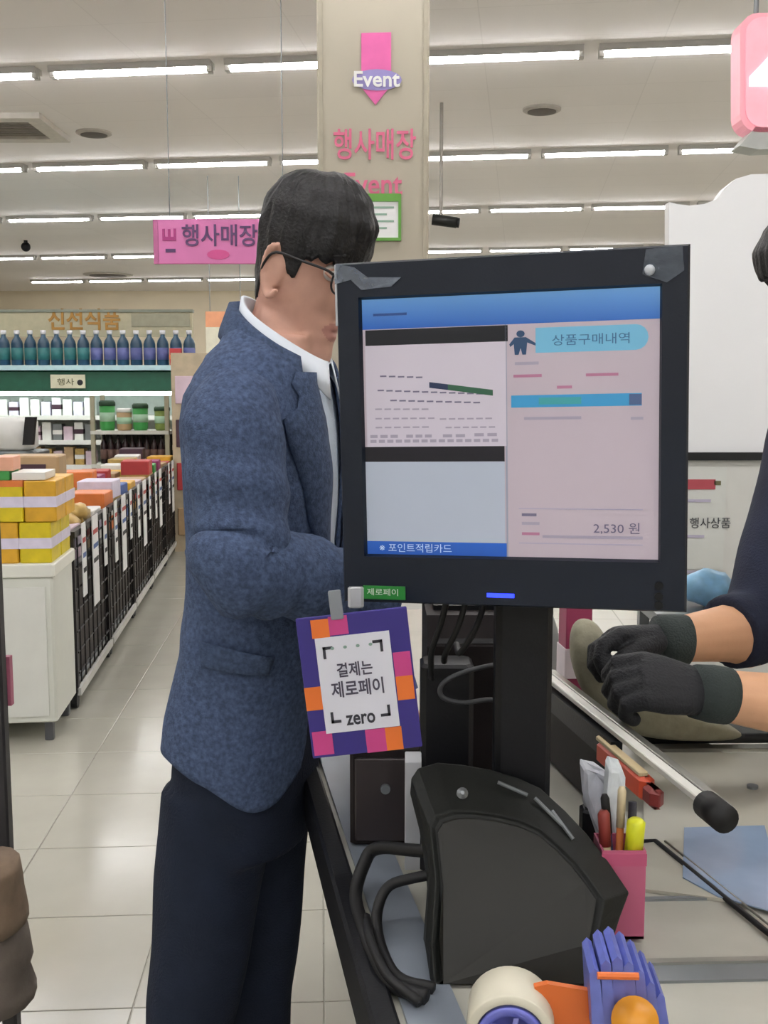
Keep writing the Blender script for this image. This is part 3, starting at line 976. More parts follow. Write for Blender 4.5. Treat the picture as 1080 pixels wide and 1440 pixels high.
# bezel frame: outer outline with rounded front edges, window cut for the screen
def rectring(u0, u1, v0, v1, d):
    return [mf(u0, v0, d), mf(u1, v0, d), mf(u1, v1, d), mf(u0, v1, d)]
e = .006
rings = [rectring(0, 1, 0, 1, -.045), rectring(0, 1, 0, 1, -.004), rectring(e, 1 - e, e, 1 - e, 0), rectring(U0 - .006, U1 + .006, V0 - .006, V1 + .006, 0), rectring(U0, U1, V0, V1, -.006)]
m.loft(rings, caps=False)
m.add(rings[0], [(3, 2, 1, 0)])
m.build('bezel', BEZEL, MON)
m = MB()
m.loft([rectring(.03, .97, .03, .97, -.045), rectring(.1, .9, .1, .9, -.075), rectring(.25, .75, .2, .8, -.095)])
m.build('back_housing', BEZEL, MON)
SCRP = mat('screen_pale', 'b9adb8', .25, emit=.16, var=.015, scale=10)
scr = mpanel('screen', SCRP, MON, U0, U1, V0, V1, -.0085, -.006)


def sc(u): return U0 + (U1 - U0) * u
def sv(v): return V0 + (V1 - V0) * v


def spanel(name, m_, u0, u1, v0, v1, lvl=1):
    return mpanel(name, m_, scr, sc(u0), sc(u1), sv(v0), sv(v1), -.006 + .0003 * (lvl - 1), -.006 + .0003 * lvl)


def em(name, h, e_=.34, var=.02):
    return mat(name, h, .3, emit=min(e_, .18), var=var)


spanel('header_bar', ramp_mat('header_blue', '1c4f9c', '7fb4d6', 'Z', .4), 0, 1, .885, 1)
spanel('title_line', em('screen_navy', '2a4a86'), .04, .16, .935, .945, 2)
spanel('video_strip', em('screen_black', '10131c', .1), .01, .507, .822, .882)
spanel('video_strip', em('screen_black2', '14121d', .1), .0, .493, .368, .427)
spanel('receipt_view', em('receipt_pale', 'c3bcc9', .66), .008, .5, .427, .822)
spanel('pane_left', em('pane_bluegrey', 'a9b2c2', .66), .0, .493, .052, .368)
spanel('pane_divider', em('divider_grey', '8f93a6'), .497, .503, .0, .885)
spanel('status_bar', ramp_mat('status_blue', '16489a', '2c62b8', 'Z', .4), 0, .498, 0, .052)
text('※ 포인트적립카드', 'status_lettering', em('status_ink', 'bcd0ea', .6), scr, mf(sc(.175), sv(.027), -.0055), MX, MZ, width=.26 * (U1 - U0) * MW, height=.0085, depth=.0002)
# tilted pen over the receipt image
m = MB()
a0, a1 = (.235, .655), (.455, .60)
for (ua, va), (ub, vb), nm, cl in (((.235, .665), (.30, .655), 'pen_cap', '23304f'), ((.30, .655), (.455, .63), 'pen_barrel', '2f5a44')):
    dv = .011
    MB().prism([mf(sc(ua), sv(va - dv), -.0057), mf(sc(ub), sv(vb - dv), -.0057), mf(sc(ub), sv(vb + dv), -.0057), mf(sc(ua), sv(va + dv), -.0057)], mn * .0003).build(nm, em('scr_' + nm, cl, .5), scr)
LI = em('receipt_ink', '6c6880', .6)
LI2 = em('receipt_ink_faint', '9a93a6', .62)
for k, (u0, u1, v0, sl) in enumerate(((.06, .22, .70, -.1), (.05, .43, .645, -.1), (.095, .42, .605, -.08), (.04, .24, .572, -.03), (.04, .26, .535, -.01), (.27, .46, .53, 0), (.04, .24, .50, 0), (.29, .47, .497, 0), (.02, .13, .462, 0), (.15, .25, .462, 0), (.28, .37, .462, 0), (.39, .48, .465, 0), (.02, .48, .443, 0))):
    hgt = .006 if k < 8 else .012
    steps = max(2, int((u1 - u0) / .03))
    b_ = MB()
    for q in range(steps):
        ua = u0 + (u1 - u0) * q / steps
        ub = ua + (u1 - u0) / steps * .72
        b_.obox(mf(sc(ua), sv(v0 + sl * (ua - u0) * .6), -.0057), MX * ((ub - ua) * (U1 - U0) * MW), MZ * (hgt * (V1 - V0) * MH), mn * .0002)
    b_.build('receipt_line', LI if k < 3 else LI2, scr)
# right pane
pb = em('pill_blue', '6fb0d0', .62)
pts = []
uu0, uu1, vv0, vv1 = .60, .965, .775, .868
for k in range(9):
    a = -PI / 2 + PI * k / 8
    pts.append((uu1 - .04 + .04 * math.cos(a), (vv0 + vv1) / 2 + (vv1 - vv0) / 2 * math.sin(a)))
pts += [(uu0, vv1), (uu0, vv0)]
MB().prism([mf(sc(a), sv(b), -.006) for a, b in pts], mn * .0003).build('title_pill', pb, scr)
text('상품구매내역', 'title_lettering', em('pill_ink', '3b6690', .5), scr, mf(sc(.78), sv(.82), -.0056), MX, MZ, width=.25 * (U1 - U0) * MW, height=.010, depth=.0002)
# little figure icon
fi = em('figure_navy', '2a4668', .4)
b_ = MB()
b_.prism([mf(sc(.55 + .014 * math.cos(2 * PI * k / 12)), sv(.848 + .013 * math.sin(2 * PI * k / 12)), -.006) for k in range(12)], mn * .0003)
b_.prism([mf(sc(a), sv(b), -.006) for a, b in ((.53, .835), (.568, .835), (.60, .812), (.60, .802), (.572, .815), (.568, .77), (.556, .77), (.55, .795), (.543, .77), (.53, .77), (.527, .81), (.515, .80), (.512, .81))], mn * .0003)
b_.build('figure_icon', fi, scr)
hl = spanel('highlight_row', em('row_blue', '3a92c4', .6), .517, .945, .572, .618)
spanel('row_end', em('row_dark', '4a5f86', .5), .905, .945, .575, .615, 2)
spanel('row_mid', em('row_teal', '3f9aa0', .55), .61, .75, .582, .608, 2)
pk = em('pinkish_ink', 'a8708c', .6)
for u0, u1, v0, m_ in ((.53, .61, .732, LI2), (.525, .62, .685, pk), (.765, .87, .683, pk), (.67, .72, .64, pk), (.56, .75, .525, LI2), (.91, .95, .52, LI2), (.62, .95, .075, LI2), (.55, .60, .158, LI), (.55, .61, .125, LI2), (.55, .61, .085, pk)):
    spanel('text_line', m_, u0, u1, v0, v0 + .011)
spanel('rule', em('rule_lilac', 'a09ab0', .6), .54, .95, .185, .189)
spanel('rule', em('rule_lilac2', 'a09ab0', .6), .54, .95, .052, .056)
text('2,530 원', 'amount_lettering', em('amount_ink', '5b5570', .5), scr, mf(sc(.865), sv(.115), -.0056), MX, MZ, width=.15 * (U1 - U0) * MW, height=.011, depth=.0002)
# bezel details
mpanel('power_light', mat('blue_led', '2a3cff', .3, emit=2.0, var=0), MON, .44, .52, .028, .040, 0, .001)
for vv in (.075, .045, .02):
    MB().cyl(mf(.925, vv, -.001), mf(.925, vv, .002), .004, 14).build('button', BLACKP, MON)
tp = mat('cloudy_tape', '7d8694', .35, var=.2, scale=60, bump=.4, bscale=120, alpha=.55)
MB().prism([mf(u, v, .0005) for u, v in ((.0, .94), (.004, .998), (.06, .985), (.10, .955), (.20, .95), (.17, .925), (.08, .92), (.05, .95))], mn * .0012).build('peeling_film', tp, MON)
mpanel('film_edge', mat('film_white', 'b9bcc2', .4), MON, .0, .006, .82, .995, .0, .0015)
MB().prism([mf(u, v, .0005) for u, v in ((.885, .99), (.98, .995), (.985, .93), (.94, .90), (.875, .925))], mn * .0012).build('tape_patch', mat('clear_tape', '59626f', .2, var=.2, scale=80, bump=.3, bscale=90, alpha=.6), MON)
MB().sphere(mf(.895, .935, .002), .005, 10, 6).build('tape_bubble', mat('tape_glint', 'c7ccd2', .3), MON, True)  # pale colour paints the glint on the tape bubble
GTAG = mat('green_tag', '2c8a3a', .4, var=.1)
gt = mpanel('green_sticker', GTAG, MON, .065, .195, .012, .052, 0, .0012)
text('제로페이', 'sticker_lettering', mat('tag_white', 'e3f2e0', .5), gt, mf(.125, .034, .0013), MX, MZ, width=.032, height=.007, depth=.0004)
# pole and base
sb = mf(.5, .1, -.11)
MB().cbox((sb.x - .03, sb.y - .02, CZ + .02), (.06, 0, 0), (0, .035, 0), (0, 0, .46), .006).build('pole', BLACKP, MON)
MB().cbox((sb.x - .045, sb.y - .02, 1.30), (.09, 0, 0), (0, .05, 0), (0, 0, .09), .006).build('mount_plate', BLACKP, MON)
MB().cbox((sb.x - .1, sb.y - .06, CZ + .0045), (.2, 0, 0), (0, .16, 0), (0, 0, .02), .008).build('base', BLACKP, MON)

# ------------------------------------------------------------------ payment sign card hanging off the monitor corner
sy0 = .99
s_tl, s_tr, s_br, s_bl = P(432, 869, sy0), P(579, 851, sy0), P(594, 1050, sy0), P(440, 1067, sy0)
SO = s_bl
SX = (s_br - s_bl); SWd = SX.length; SX.normalize()
SZ = ((s_tl - s_bl) - SX * (s_tl - s_bl).dot(SX)); SHt = SZ.length; SZ.normalize()
SN = SX.cross(SZ)
if SN.y > 0: SN = -SN
sign = thing('payment_sign', 'violet payment sign card with pink and orange squares under the monitor corner', 'sign', V((SO.x + .05, SO.y, SO.z)))


def sf(u, v, d=0.0): return SO + SX * (u * SWd) + SZ * (v * SHt) + SN * d


def spn(name, m_, par, u0, u1, v0, v1, d0, d1):
    return MB().obox(sf(u0, v0, d0), SX * ((u1 - u0) * SWd), SZ * ((v1 - v0) * SHt), SN * (d1 - d0)).build(name, m_, par)


VIO = mat('violet_card', '34297f', .45, var=.06)
SOR = mat('orange_card', 'e8762c', .45, var=.05)
SPK = mat('pink_card', 'c74187', .45, var=.05)
MB().cbox(sf(0, 0, -.004), SX * SWd, SZ * SHt, SN * .004, .001).build('board', VIO, sign)
for u0, u1, v0, v1, m_ in ((.13, .29, .85, .98, SOR), (.29, .46, .86, .99, SPK), (0, .165, .345, .51, SOR), (.02, .20, .02, .19, SPK), (.83, .985, .52, .69, SPK), (.83, .985, .35, .52, SOR), (.50, .68, .0, .165, SPK), (.68, .83, .0, .165, SOR)):
    spn('colour_square', m_, sign, u0, u1, v0, v1, 0, .0006)
pan = spn('white_panel', mat('panel_white', 'dcdde8', .5, var=.02), sign, .15, .82, .17, .85, .0, .0012)
dk = mat('panel_ink', '35353f', .6)
gd = .0013
for u0, u1, v0, v1 in ((.21, .30, .765, .785), (.21, .235, .70, .785), (.66, .75, .775, .795), (.725, .75, .71, .795), (.21, .30, .24, .26), (.21, .235, .24, .32), (.66, .75, .25, .27), (.725, .75, .25, .33)):
    spn('corner_mark', dk, pan, u0, u1, v0, v1, .0012, .0016)
text('결제는', 'panel_lettering', mat('panel_ink2', '4a4658', .6), pan, sf(.475, .61, gd), SX, SZ, width=.034, height=.014, depth=.0004, bold=.02)
text('제로페이', 'panel_lettering', MATS['panel_ink2'], pan, sf(.48, .475, gd), SX, SZ, width=.050, height=.016, depth=.0004, bold=.02)
text('zero', 'panel_small_lettering', dk, pan, sf(.475, .25, gd), SX, SZ, width=.028, height=.010, depth=.0004, bold=.02)
text('· · · ·', 'panel_small_lettering', mat('faint_green_print', '86a39a', .6), pan, sf(.47, .77, gd), SX, SZ, width=.04, height=.003, depth=.0004, bold=.02)
# clear-white clip that holds the card
q = mf(.045, .02, .002)
MB().cbox(q + V((-.009, -.004, -.012)), (.016, 0, 0), (0, .006, 0), (0, 0, .022), .003).build('clip', mat('clip_white', 'cfd2d6', .25, .2), sign)
MB().cbox(sf(.32, .97, .0008), SX * .012, SZ * .028, SN * .003, .001).build('clip_tab', mat('clip_grey', '8a8f96', .3, .2), sign)
# ------------------------------------------------------------------ boxes on the counter under the screen
x0, x1 = P(492, 1100, 1.27).x, P(592, 1100, 1.27).x
t = thing('cash_drawer', 'dark brown cash drawer box behind the payment sign', 'cash drawer', V(((x0 + x1) / 2, 1.37, CZ)))
MB().cbox((x0, 1.27, CZ + .0045), (x1 - x0, 0, 0), (0, .2, 0), (0, 0, .125), .004).build('drawer_case', BROWNBLK, t)
MB().cbox((x0 + .006, 1.265, CZ + .012), (x1 - x0 - .012, 0, 0), (0, .006, 0), (0, 0, .105), .002).build('drawer_front', mat('drawer_front_brown', '2c2426', .45, var=.1), t)
MB().cyl(((x0 + x1) / 2, 1.266, CZ + .08), ((x0 + x1) / 2, 1.260, CZ + .08), .006, 14).build('lock', STEELD, t)
x0, x1 = P(600, 1050, 1.28).x, P(752, 1050, 1.28).x
t = thing('pos_computer', 'tall dark brown computer case on the counter behind the monitor pole', 'computer', V(((x0 + x1) / 2, 1.36, CZ)))
m = MB()
pr_ = [(1.28, 0), (1.28, .25), (1.30, .285), (1.46, .285), (1.46, 0)]
m.prism([(x0, a, CZ + .0045 + b) for a, b in pr_], (x1 - x0, 0, 0)).build('computer_case', BROWNBLK, t)
MB().box(x0 + .01, x1 - .01, 1.33, 1.42, CZ + .2895, CZ + .2955).build('top_cover', BLACKP, t)
MB().obox((x0 + .012, 1.284, CZ + .256), (x1 - x0 - .024, 0, 0), (0, .018, .024), (0, -.003, .002)).build('vent_slot', RUBBER, t)
x0, x1 = P(590, 950, 1.24).x, P(662, 950, 1.24).x
t = thing('cable_box', 'small black junction box with cables under the screen', 'junction box', V(((x0 + x1) / 2, 1.2, CZ)))
MB().cbox((x0, 1.19, CZ + .0045), (x1 - x0, 0, 0), (0, .05, 0), (0, 0, .25), .006).build('box_case', BLACKP, t)
for k in range(3):
    MB().tube(catmull([(x0 + .012 + k * .014, 1.188, 1.12 + .02 * k), (x0 + .01 + k * .016, 1.15, 1.16), (x0 + .02 + k * .02, 1.13, 1.20), (x0 + .03 + k * .02, 1.12, 1.25)], 5), .0035, 8).build('cable', RUBBER, t, True)
q = P(580, 1150, 1.2)
tag(MB().cbox((q.x - .009, 1.2, CZ + .0045), (.019, 0, 0), (0, .006, .012), (0, -.01, .135), .001).build('white_card', mat('card_white', 'c6c8cd', .5)), 'narrow white card standing beside the black register housing', 'card')

# black register housing in front
HOS = thing('register_housing', 'large black curved register housing in the foreground', 'register', V((P(720, 1400, .96).x, 1.0, CZ)))


def hy(py, off=0.0): return .965 + (1400 - py) / 325 * .13 + off


outer = [(578, 1095), (588, 1080), (615, 1072), (650, 1075), (690, 1082), (730, 1094), (760, 1108), (795, 1140), (825, 1172), (856, 1212), (885, 1255), (872, 1290), (858, 1335), (848, 1402), (605, 1402), (598, 1330), (604, 1230), (592, 1150)]
front = [(604, 1162), (612, 1148), (635, 1141), (665, 1141), (700, 1146), (732, 1154), (760, 1166), (788, 1190), (812, 1214), (832, 1240), (850, 1266), (845, 1295), (838, 1335), (832, 1402), (612, 1402), (606, 1330), (612, 1240), (606, 1180)]
R_back = [P(a, b, hy(b)) + V((0, .05, -.035 if b < 1350 else 0)) for a, b in outer]
R_out = [P(a, b, hy(b)) for a, b in outer]
R_fr = [P(a, b, hy(b) - .018 if b < 1390 else hy(b) - .006) for a, b in front]
cen = sum(R_fr, V((0, 0, 0))) / len(R_fr)
R_in = [cen + (p - cen) * .93 - V((0, -.003, 0)) for p in R_fr]
zmin = CZ + .0045


def clampz(r): return [V((p.x, p.y, max(p.z, zmin))) for p in r]


m = MB().loft([clampz(R_back), clampz(R_out), clampz(R_fr), clampz(R_in)])
hs = m.build('shell', DARKGREY, HOS)
bevel(hs, .003, 2)
R_p = [cen + (p - cen) * .90 - V((0, .001, 0)) for p in R_fr]
MB().loft([clampz(R_p), clampz([p + V((0, -.004, .0)) for p in R_p])]).build('front_panel', mat('olive_black_plastic', '161610', .55, var=.15), HOS)
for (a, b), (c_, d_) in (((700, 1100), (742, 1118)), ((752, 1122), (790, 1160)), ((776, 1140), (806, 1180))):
    MB().cyl(P(a, b, hy(b) - .012) , P(c_, d_, hy(d_) - .012), .002, 8).build('edge_glint', STEELD, HOS)  # short steel pieces stand in for glints along the curved edge
MB().lathe(P(650, 1116, hy(1116) - .012), [(.006, -.002), (.006, .003), (.002, .006)], 14, ax=(0, -.8, .5)).build('badge', STEELD, HOS)
m = MB().cyl(P(618, 1375, .97), P(690, 1372, .97), .003, 8).build('seam', RUBBER, HOS)

# loose cables at the left of the housing
for k, (pts, r, lab) in enumerate((
        ([(640, 1200, .96), (585, 1196, .95), (530, 1193, .93), (512, 1215, .915), (500, 1260, .895), (512, 1310, .89), (528, 1350, .89), (552, 1385, .89), (600, 1402, .89)], .0075, 'thick black cable curling from the housing along the counter edge'),
        ([(640, 1225, .94), (580, 1235, .93), (545, 1248, .92), (530, 1285, .90), (535, 1330, .888), (560, 1375, .888), (610, 1390, .888)], .006, 'black cable looping inside the thick one beside the housing'),
        ([(515, 1290, .892), (522, 1325, .90), (545, 1372, .897), (590, 1410, .89)], .005, 'short black cable lying by the counter rail'))):
    path = catmull([G(a, b, z) for a, b, z in pts], 6)
    tag(MB().tube(path, r, 8).build('cable', RUBBER, None, True), lab, 'cable')
path = catmull([P(a, b, 1.17) for a, b in ((745, 928), (700, 934), (650, 946), (622, 962), (622, 980), (650, 988), (690, 984), (715, 992))], 6)
tag(MB().tube(path, .0028, 8).build('thin_cable', mat('grey_cable', '3c3d40', .5), None, True), 'thin grey cable looping in front of the monitor pole', 'cable')

# ------------------------------------------------------------------ pen holder and pens
hc = V((P(870, 1290, 1.06).x, 1.065, CZ + .0045))
hw = .0225
t = thing('pen_holder', 'pink square pen holder behind the register housing', 'pen holder', hc)
HH = .095
for a, b, w, d_ in ((-hw, -hw, 2 * hw, .002), (-hw, hw - .002, 2 * hw, .002)):
    MB().box(hc.x + a, hc.x + a + w, hc.y + b, hc.y + b + d_, hc.z, hc.z + HH).build('side', PINKC, t)
for a in (-hw, hw - .002):
    MB().box(hc.x + a, hc.x + a + .002, hc.y - hw + .002, hc.y + hw - .002, hc.z, hc.z + HH).build('side', PINKC, t)
MB().box(hc.x - hw, hc.x + hw, hc.y - hw, hc.y + hw, hc.z, hc.z + .003).build('bottom', PINKC, t)
MB().box(hc.x - hw - .0006, hc.x + hw + .0006, hc.y - hw - .0008, hc.y - hw, hc.z + HH - .016, hc.z + HH - .003).build('rim_band', mat('magenta_band', 'c0567a', .4), t)


def pen(name, lab, a, b, r, col, capc, cat='pen'):
    a, b = V(a), V(b)
    t = thing(name, lab, cat, a)
    d_ = (b - a)
    MB().tube([a, a + d_ * .06, a + d_ * .7], [r * .3, r, r], 10).build('barrel', col, t, True)
    MB().tube([a + d_ * .7, a + d_ * .97, b], [r * 1.15, r * 1.15, r * .7], 10).build('cap', capc, t, True)


pen('highlighter', 'yellow highlighter with dark tip in the pink pen holder', hc + V((.008, -.008, .006)), hc + V((.014, -.012, HH + .030)), .0085, mat('yellow_plastic', 'd8dc28', .4), mat('neon_yellow', 'dfe22a', .4))
pen('ballpoint_pen', 'orange pen standing in the pink pen holder', hc + V((.0, .008, .006)), hc + V((.004, .012, HH + .055)), .004, mat('pen_orange', 'd97a3a', .4), mat('pen_cream', 'd9c9a5', .4))
pen('ballpoint_pen', 'dark blue pen leaning left in the pink pen holder', hc + V((-.002, .0, .006)), hc + V((-.016, .004, HH + .05)), .004, mat('pen_navy', '2b2f57', .4), RUBBER)
pen('marker_pen', 'cream marker leaning left in the pink pen holder', hc + V((-.01, -.008, .006)), hc + V((-.018, -.002, HH + .035)), .0055, mat('pen_cream2', 'cfc39a', .4), mat('pen_red', '8f3b34', .4))
tag(MB().cyl(hc + V((.0125, .002, .01)), hc + V((.0145, .008, HH + .040)), .0045, 10).build('pencil_stub', mat('black_pencil', '1d1a26', .4), None, True), 'short black pencil stub behind the yellow highlighter', 'pencil')
# folded white papers tucked behind the pens
for k, (pts, yy, lab) in enumerate((([(812, 1062), (835, 1072), (858, 1085), (872, 1110), (866, 1170), (842, 1188), (828, 1150), (815, 1110)], 1.14, 'crumpled greyish white paper behind the pen holder'), ([(850, 1058), (872, 1065), (880, 1090), (876, 1185), (856, 1190), (846, 1120)], 1.125, 'folded white paper slip standing in front of the crumpled one'))):
    cc = P(sum(p[0] for p in pts) / len(pts), sum(p[1] for p in pts) / len(pts), yy)
    r0 = [P(a, b, yy + .006 * math.sin(a * .4)) for a, b in pts]
    m = MB().loft([r0, [cc + (p - cc) * .7 + V((0, -.012 - .01 * noise.noise(p * 60), 0)) for p in r0]])
    ob = tag(m.build('paper_slip', mat('slip_white%d' % k, ['b9bcc4', 'd3d9dc'][k], .7, var=.12, scale=50), None), lab, 'paper')
    bevel(ob, .003, 1)
t = thing('hand_stamp', 'small black hand stamp standing behind the pen holder', 'stamp', P(832, 1180, 1.18))
q = V((P(834, 1150, 1.17).x, 1.17, CZ + .0045))
MB().cbox(q - V((.014, .014, 0)), (.028, 0, 0), (0, .028, 0), (0, 0, .09), .004).build('stamp_body', BLACKP, t)
MB().sphere(q + V((0, 0, .10)), .013, 12, 8).build('knob', mat('knob_grey', 'a9acb2', .35), t, True)

# ------------------------------------------------------------------ tape gun at the lower edge
TGY = .82
tc_ = P(718, 1452, TGY)
t = thing('tape_dispenser', 'blue and orange hand tape dispenser with a cream roll at the bottom edge', 'tape dispenser', V((tc_.x + .05, TGY + .03, CZ)))
ro, ri = .0365, .0285
m = MB()
n = 40
ax = V((.12, 1, 0)).normalized()
sxv = V((1, -.12, 0)).normalized()
tc_.z = CZ + ro + .003
def rr(r, d): return [tc_ + ax * d + (sxv * math.cos(2 * PI * k / n) + V((0, 0, 1)) * math.sin(2 * PI * k / n)) * r for k in range(n)]
m.loft([rr(ri, 0), rr(ro - .001, 0), rr(ro, .002), rr(ro, .046), rr(ro - .001, .048), rr(ri, .048)], caps=False).build('tape_roll', mat('cream_tape', 'd8d3bf', .35, var=.04), t, True)
hubm = MB().loft([rr(ri, -.001), rr(ri - .003, -.003), rr(ri - .008, -.003), rr(ri - .008, .046)], caps=True).build('hub', mat('hub_violet', '6f74c9', .35, var=.1), t, True)
hubr = MB().loft([rr(ri + .0005, -.0015), rr(ri + .0005, .001), rr(ri - .0025, .001), rr(ri - .0025, -.0015)], caps=False).build('hub_ring', mat('hub_dark', '3a3c66', .4), t, True)
for k in range(6):
    a = 2 * PI * k / 6 + .3
    dr = sxv * math.cos(a) + V((0, 0, 1)) * math.sin(a)
    MB().obox(tc_ + dr * .003 - ax * .004 - V((.002, 0, .002)), dr * (ri - .012), V((.004, 0, .0)), V((0, 0, .004)) - ax * .002).build('spoke', mat('spoke_blue', '8d90d8', .35), t)
TBL = mat('blue_violet_plastic', '6d78c6', .3, var=.12, scale=40)
TOR = mat('bright_orange_plastic', 'dd6f2c', .35, var=.06)
fr = [(752, 1388), (770, 1384), (830, 1394), (838, 1440), (800, 1500), (700, 1520), (745, 1440)]
MB().prism([P(a, b, TGY + .02) for a, b in fr], (0, .006, 0)).build('side_plate', TOR, t)
MB().prism([P(a, b, TGY + .05) for a, b in fr], (0, .006, 0)).build('side_plate', mat('dark_orange_plastic', 'b2551f', .4), t)
# ribbed blue guard
for k, (px, top, w) in enumerate(((836, 1362, 14), (852, 1350, 14), (868, 1345, 15), (884, 1352, 14), (900, 1364, 13), (915, 1380, 12), (929, 1396, 11))):
    yy = TGY + .004 * k
    pts = [(px - w / 2, top + 8), (px, top), (px + w / 2, top + 6), (px + w / 2 + 8, 1452), (px - w / 2 + 4, 1452)]
    MB().prism([P(a, b, yy) for a, b in pts], (.003, .05, 0)).build('rib', TBL, t)
MB().cyl(P(840, 1372, TGY - .004), P(898, 1373, TGY - .004), .003, 8).build('blade_guard', TOR, t)
MB().cyl(P(893, 1436, TGY - .012), P(893, 1436, TGY + .03), .019, 24).build('roller', mat('amber_roller', 'e2992c', .35), t, True)
MB().tube(catmull([P(890, 1440, TGY + .02), P(905, 1480, TGY + .01), P(930, 1540, TGY)], 5), [.012] * 11, 12).build('handle', TBL, t, True)

# ------------------------------------------------------------------ goods by the scanner
q = P(811, 928, 1.78)
lay('magenta_pack', 'small magenta pack with white label behind the guide bar', 'pack', V((q.x, 1.80, CZ + .006)), .045, .05, P(811, 868, 1.8).z - CZ + .02, .1, mat('wine_pink', '9c3a5c', .45), mat('pack_white', 'e2d6dc', .5))
q = P(766, 930, 1.9)
t = thing('clear_bottle', 'small clear bottle with green cap behind the guide bar', 'bottle', V((q.x, 1.9, CZ)))
MB().lathe((q.x, 1.9, CZ + .0045), [(.022, 0), (.025, .01), (.025, .12), (.016, .15), (.012, .16)], 16).build('bottle_body', mat('milky_plastic', 'aab0ad', .3, var=.2), t, True)
MB().lathe((q.x, 1.9, CZ + .16), [(.014, 0), (.014, .03)], 14).build('cap', mat('deep_green', '1f4436', .4), t, True)
# beige-grey bag the cashier holds
pts = [(803, 880), (818, 868), (840, 872), (858, 905), (864, 945), (880, 990), (930, 1005), (1000, 1012), (1050, 1030), (1050, 1044), (960, 1046), (890, 1038), (840, 1005), (812, 965), (800, 920)]
BGY = 1.62
m = MB()
cc = P(860, 975, BGY)
r0 = [P(a, b, BGY + .03) for a, b in pts]
r1 = [P(a, b, BGY) * .25 + (cc + (P(a, b, BGY) - cc) * .97) * .75 + V((0, -.012 * noise.noise(V((a * .05, b * .05, 2))), 0)) for a, b in pts]
r2 = [cc + (P(a, b, BGY) - cc) * .6 + V((0, -.02 + .012 * noise.noise(V((a * .05, b * .05, 7))), 0)) for a, b in pts]
rb_ = [cc + (P(a, b, BGY) - cc) * .9 + V((0, .07, 0)) for a, b in pts]
m.loft([[V((p.x, p.y, max(p.z, CZ + .007))) for p in r] for r in (rb_, r0, r1, r2)])
ob = m.build('cloth_bag', mat('greige_cloth', '9b9782', .75, var=.1, scale=40, bump=.25, bscale=60), None, True)
tag(ob, 'limp grey-beige bag on the belt under the gloved hand', 'bag')
bake(ob, [('SUBSURF', dict(levels=2, render_levels=2))])
# light blue plastic bag
q = P(1000, 826, 2.0)
m = MB().sphere((0, 0, 0), (.055, .04, .035), 20, 12)
m.v = [q + p * (1 + .35 * noise.noise(p * 30)) for p in m.v]
tag(m.build('plastic_bag', mat('sky_blue_film', '8fc0e2', .3, var=.15, scale=40), None, True), 'light blue plastic bag bundled beyond the cashier\'s arms', 'bag')
t = thing('bag_shelf', 'small grey shelf carrying the blue plastic bag behind the cashier', 'shelf', V((q.x, 2.0, 0)))
zt = min(v.z for v in m.v)
MB().box(q.x - .12, q.x + .3, 1.93, 2.15, zt - .02, zt).build('shelf_board', STEELD, t)
for xx in (q.x - .11, q.x + .27):
    MB().box(xx, xx + .02, 2.1, 2.12, 0, zt - .02).build('upright', STEELD, t)

# ------------------------------------------------------------------ white signboard and posters behind the cashier
WY = 2.6
out = [(941, 645), (941, 284), (952, 287), (970, 289), (990, 287), (1008, 280), (1020, 264), (1036, 251), (1056, 245), (1100, 244), (1180, 262), (1260, 300), (1300, 340), (1300, 645)]
t = thing('white_signboard', 'white signboard with a curved stepped top behind the cashier', 'signboard', V((P(1120, 640, WY).x, WY, 0)))
BRD = mat('board_white', 'f2f3f4', .45, var=.015, scale=3)
MB().prism([Q(a, b, WY) for a, b in out], (0, .04, 0)).build('board', BRD, t)
MB().box(Q(941, 640, WY).x, Q(1300, 640, WY).x, WY - .012, WY + .045, Q(0, 647, WY).z, Q(0, 636, WY).z).build('black_rail', RUBBER, t)
MB().box(Q(941, 640, WY).x, Q(1300, 640, WY).x, WY, WY + .04, 0, Q(0, 647, WY).z).build('lower_panel', mat('panel_offwhite', 'd6d6d0', .5, var=.03), t)
t = thing('wall_poster', 'white price poster with a red band under the white signboard', 'poster', Q(1005, 800, WY, -.006))
MB().box(Q(960, 0, WY).x, Q(1046, 0, WY).x, WY - .003, WY - .0005, Q(0, 800, WY).z, Q(0, 657, WY).z).build('sheet', mat('poster_paper', 'd6d8d2', .6, var=.03), t)
MB().box(Q(960, 0, WY).x, Q(1030, 0, WY).x, WY - .0045, WY - .003, Q(0, 688, WY).z, Q(0, 674, WY).z).build('red_band', mat('poster_red', 'b9505a', .5), t)
MB().box(Q(1028, 0, WY).x, Q(1038, 0, WY).x, WY - .0045, WY - .003, Q(0, 682, WY).z, Q(0, 676, WY).z).build('band_tip', mat('poster_olive', '6d6a4a', .5), t)
text('행사상품', 'poster_lettering', mat('poster_ink', '44464a', .6), t, Q(998, 735, WY, -.0035), XR, ZU, width=.1, height=.026, depth=.001)
for k in range(3):
    MB().box(Q(968, 0, WY).x, Q(1024 - 8 * k, 0, WY).x, WY - .0045, WY - .003, Q(0, 706 + 50 * k, WY).z, Q(0, 702 + 50 * k, WY).z).build('poster_line', mat('poster_lilac', 'b9b3c6', .6), t)

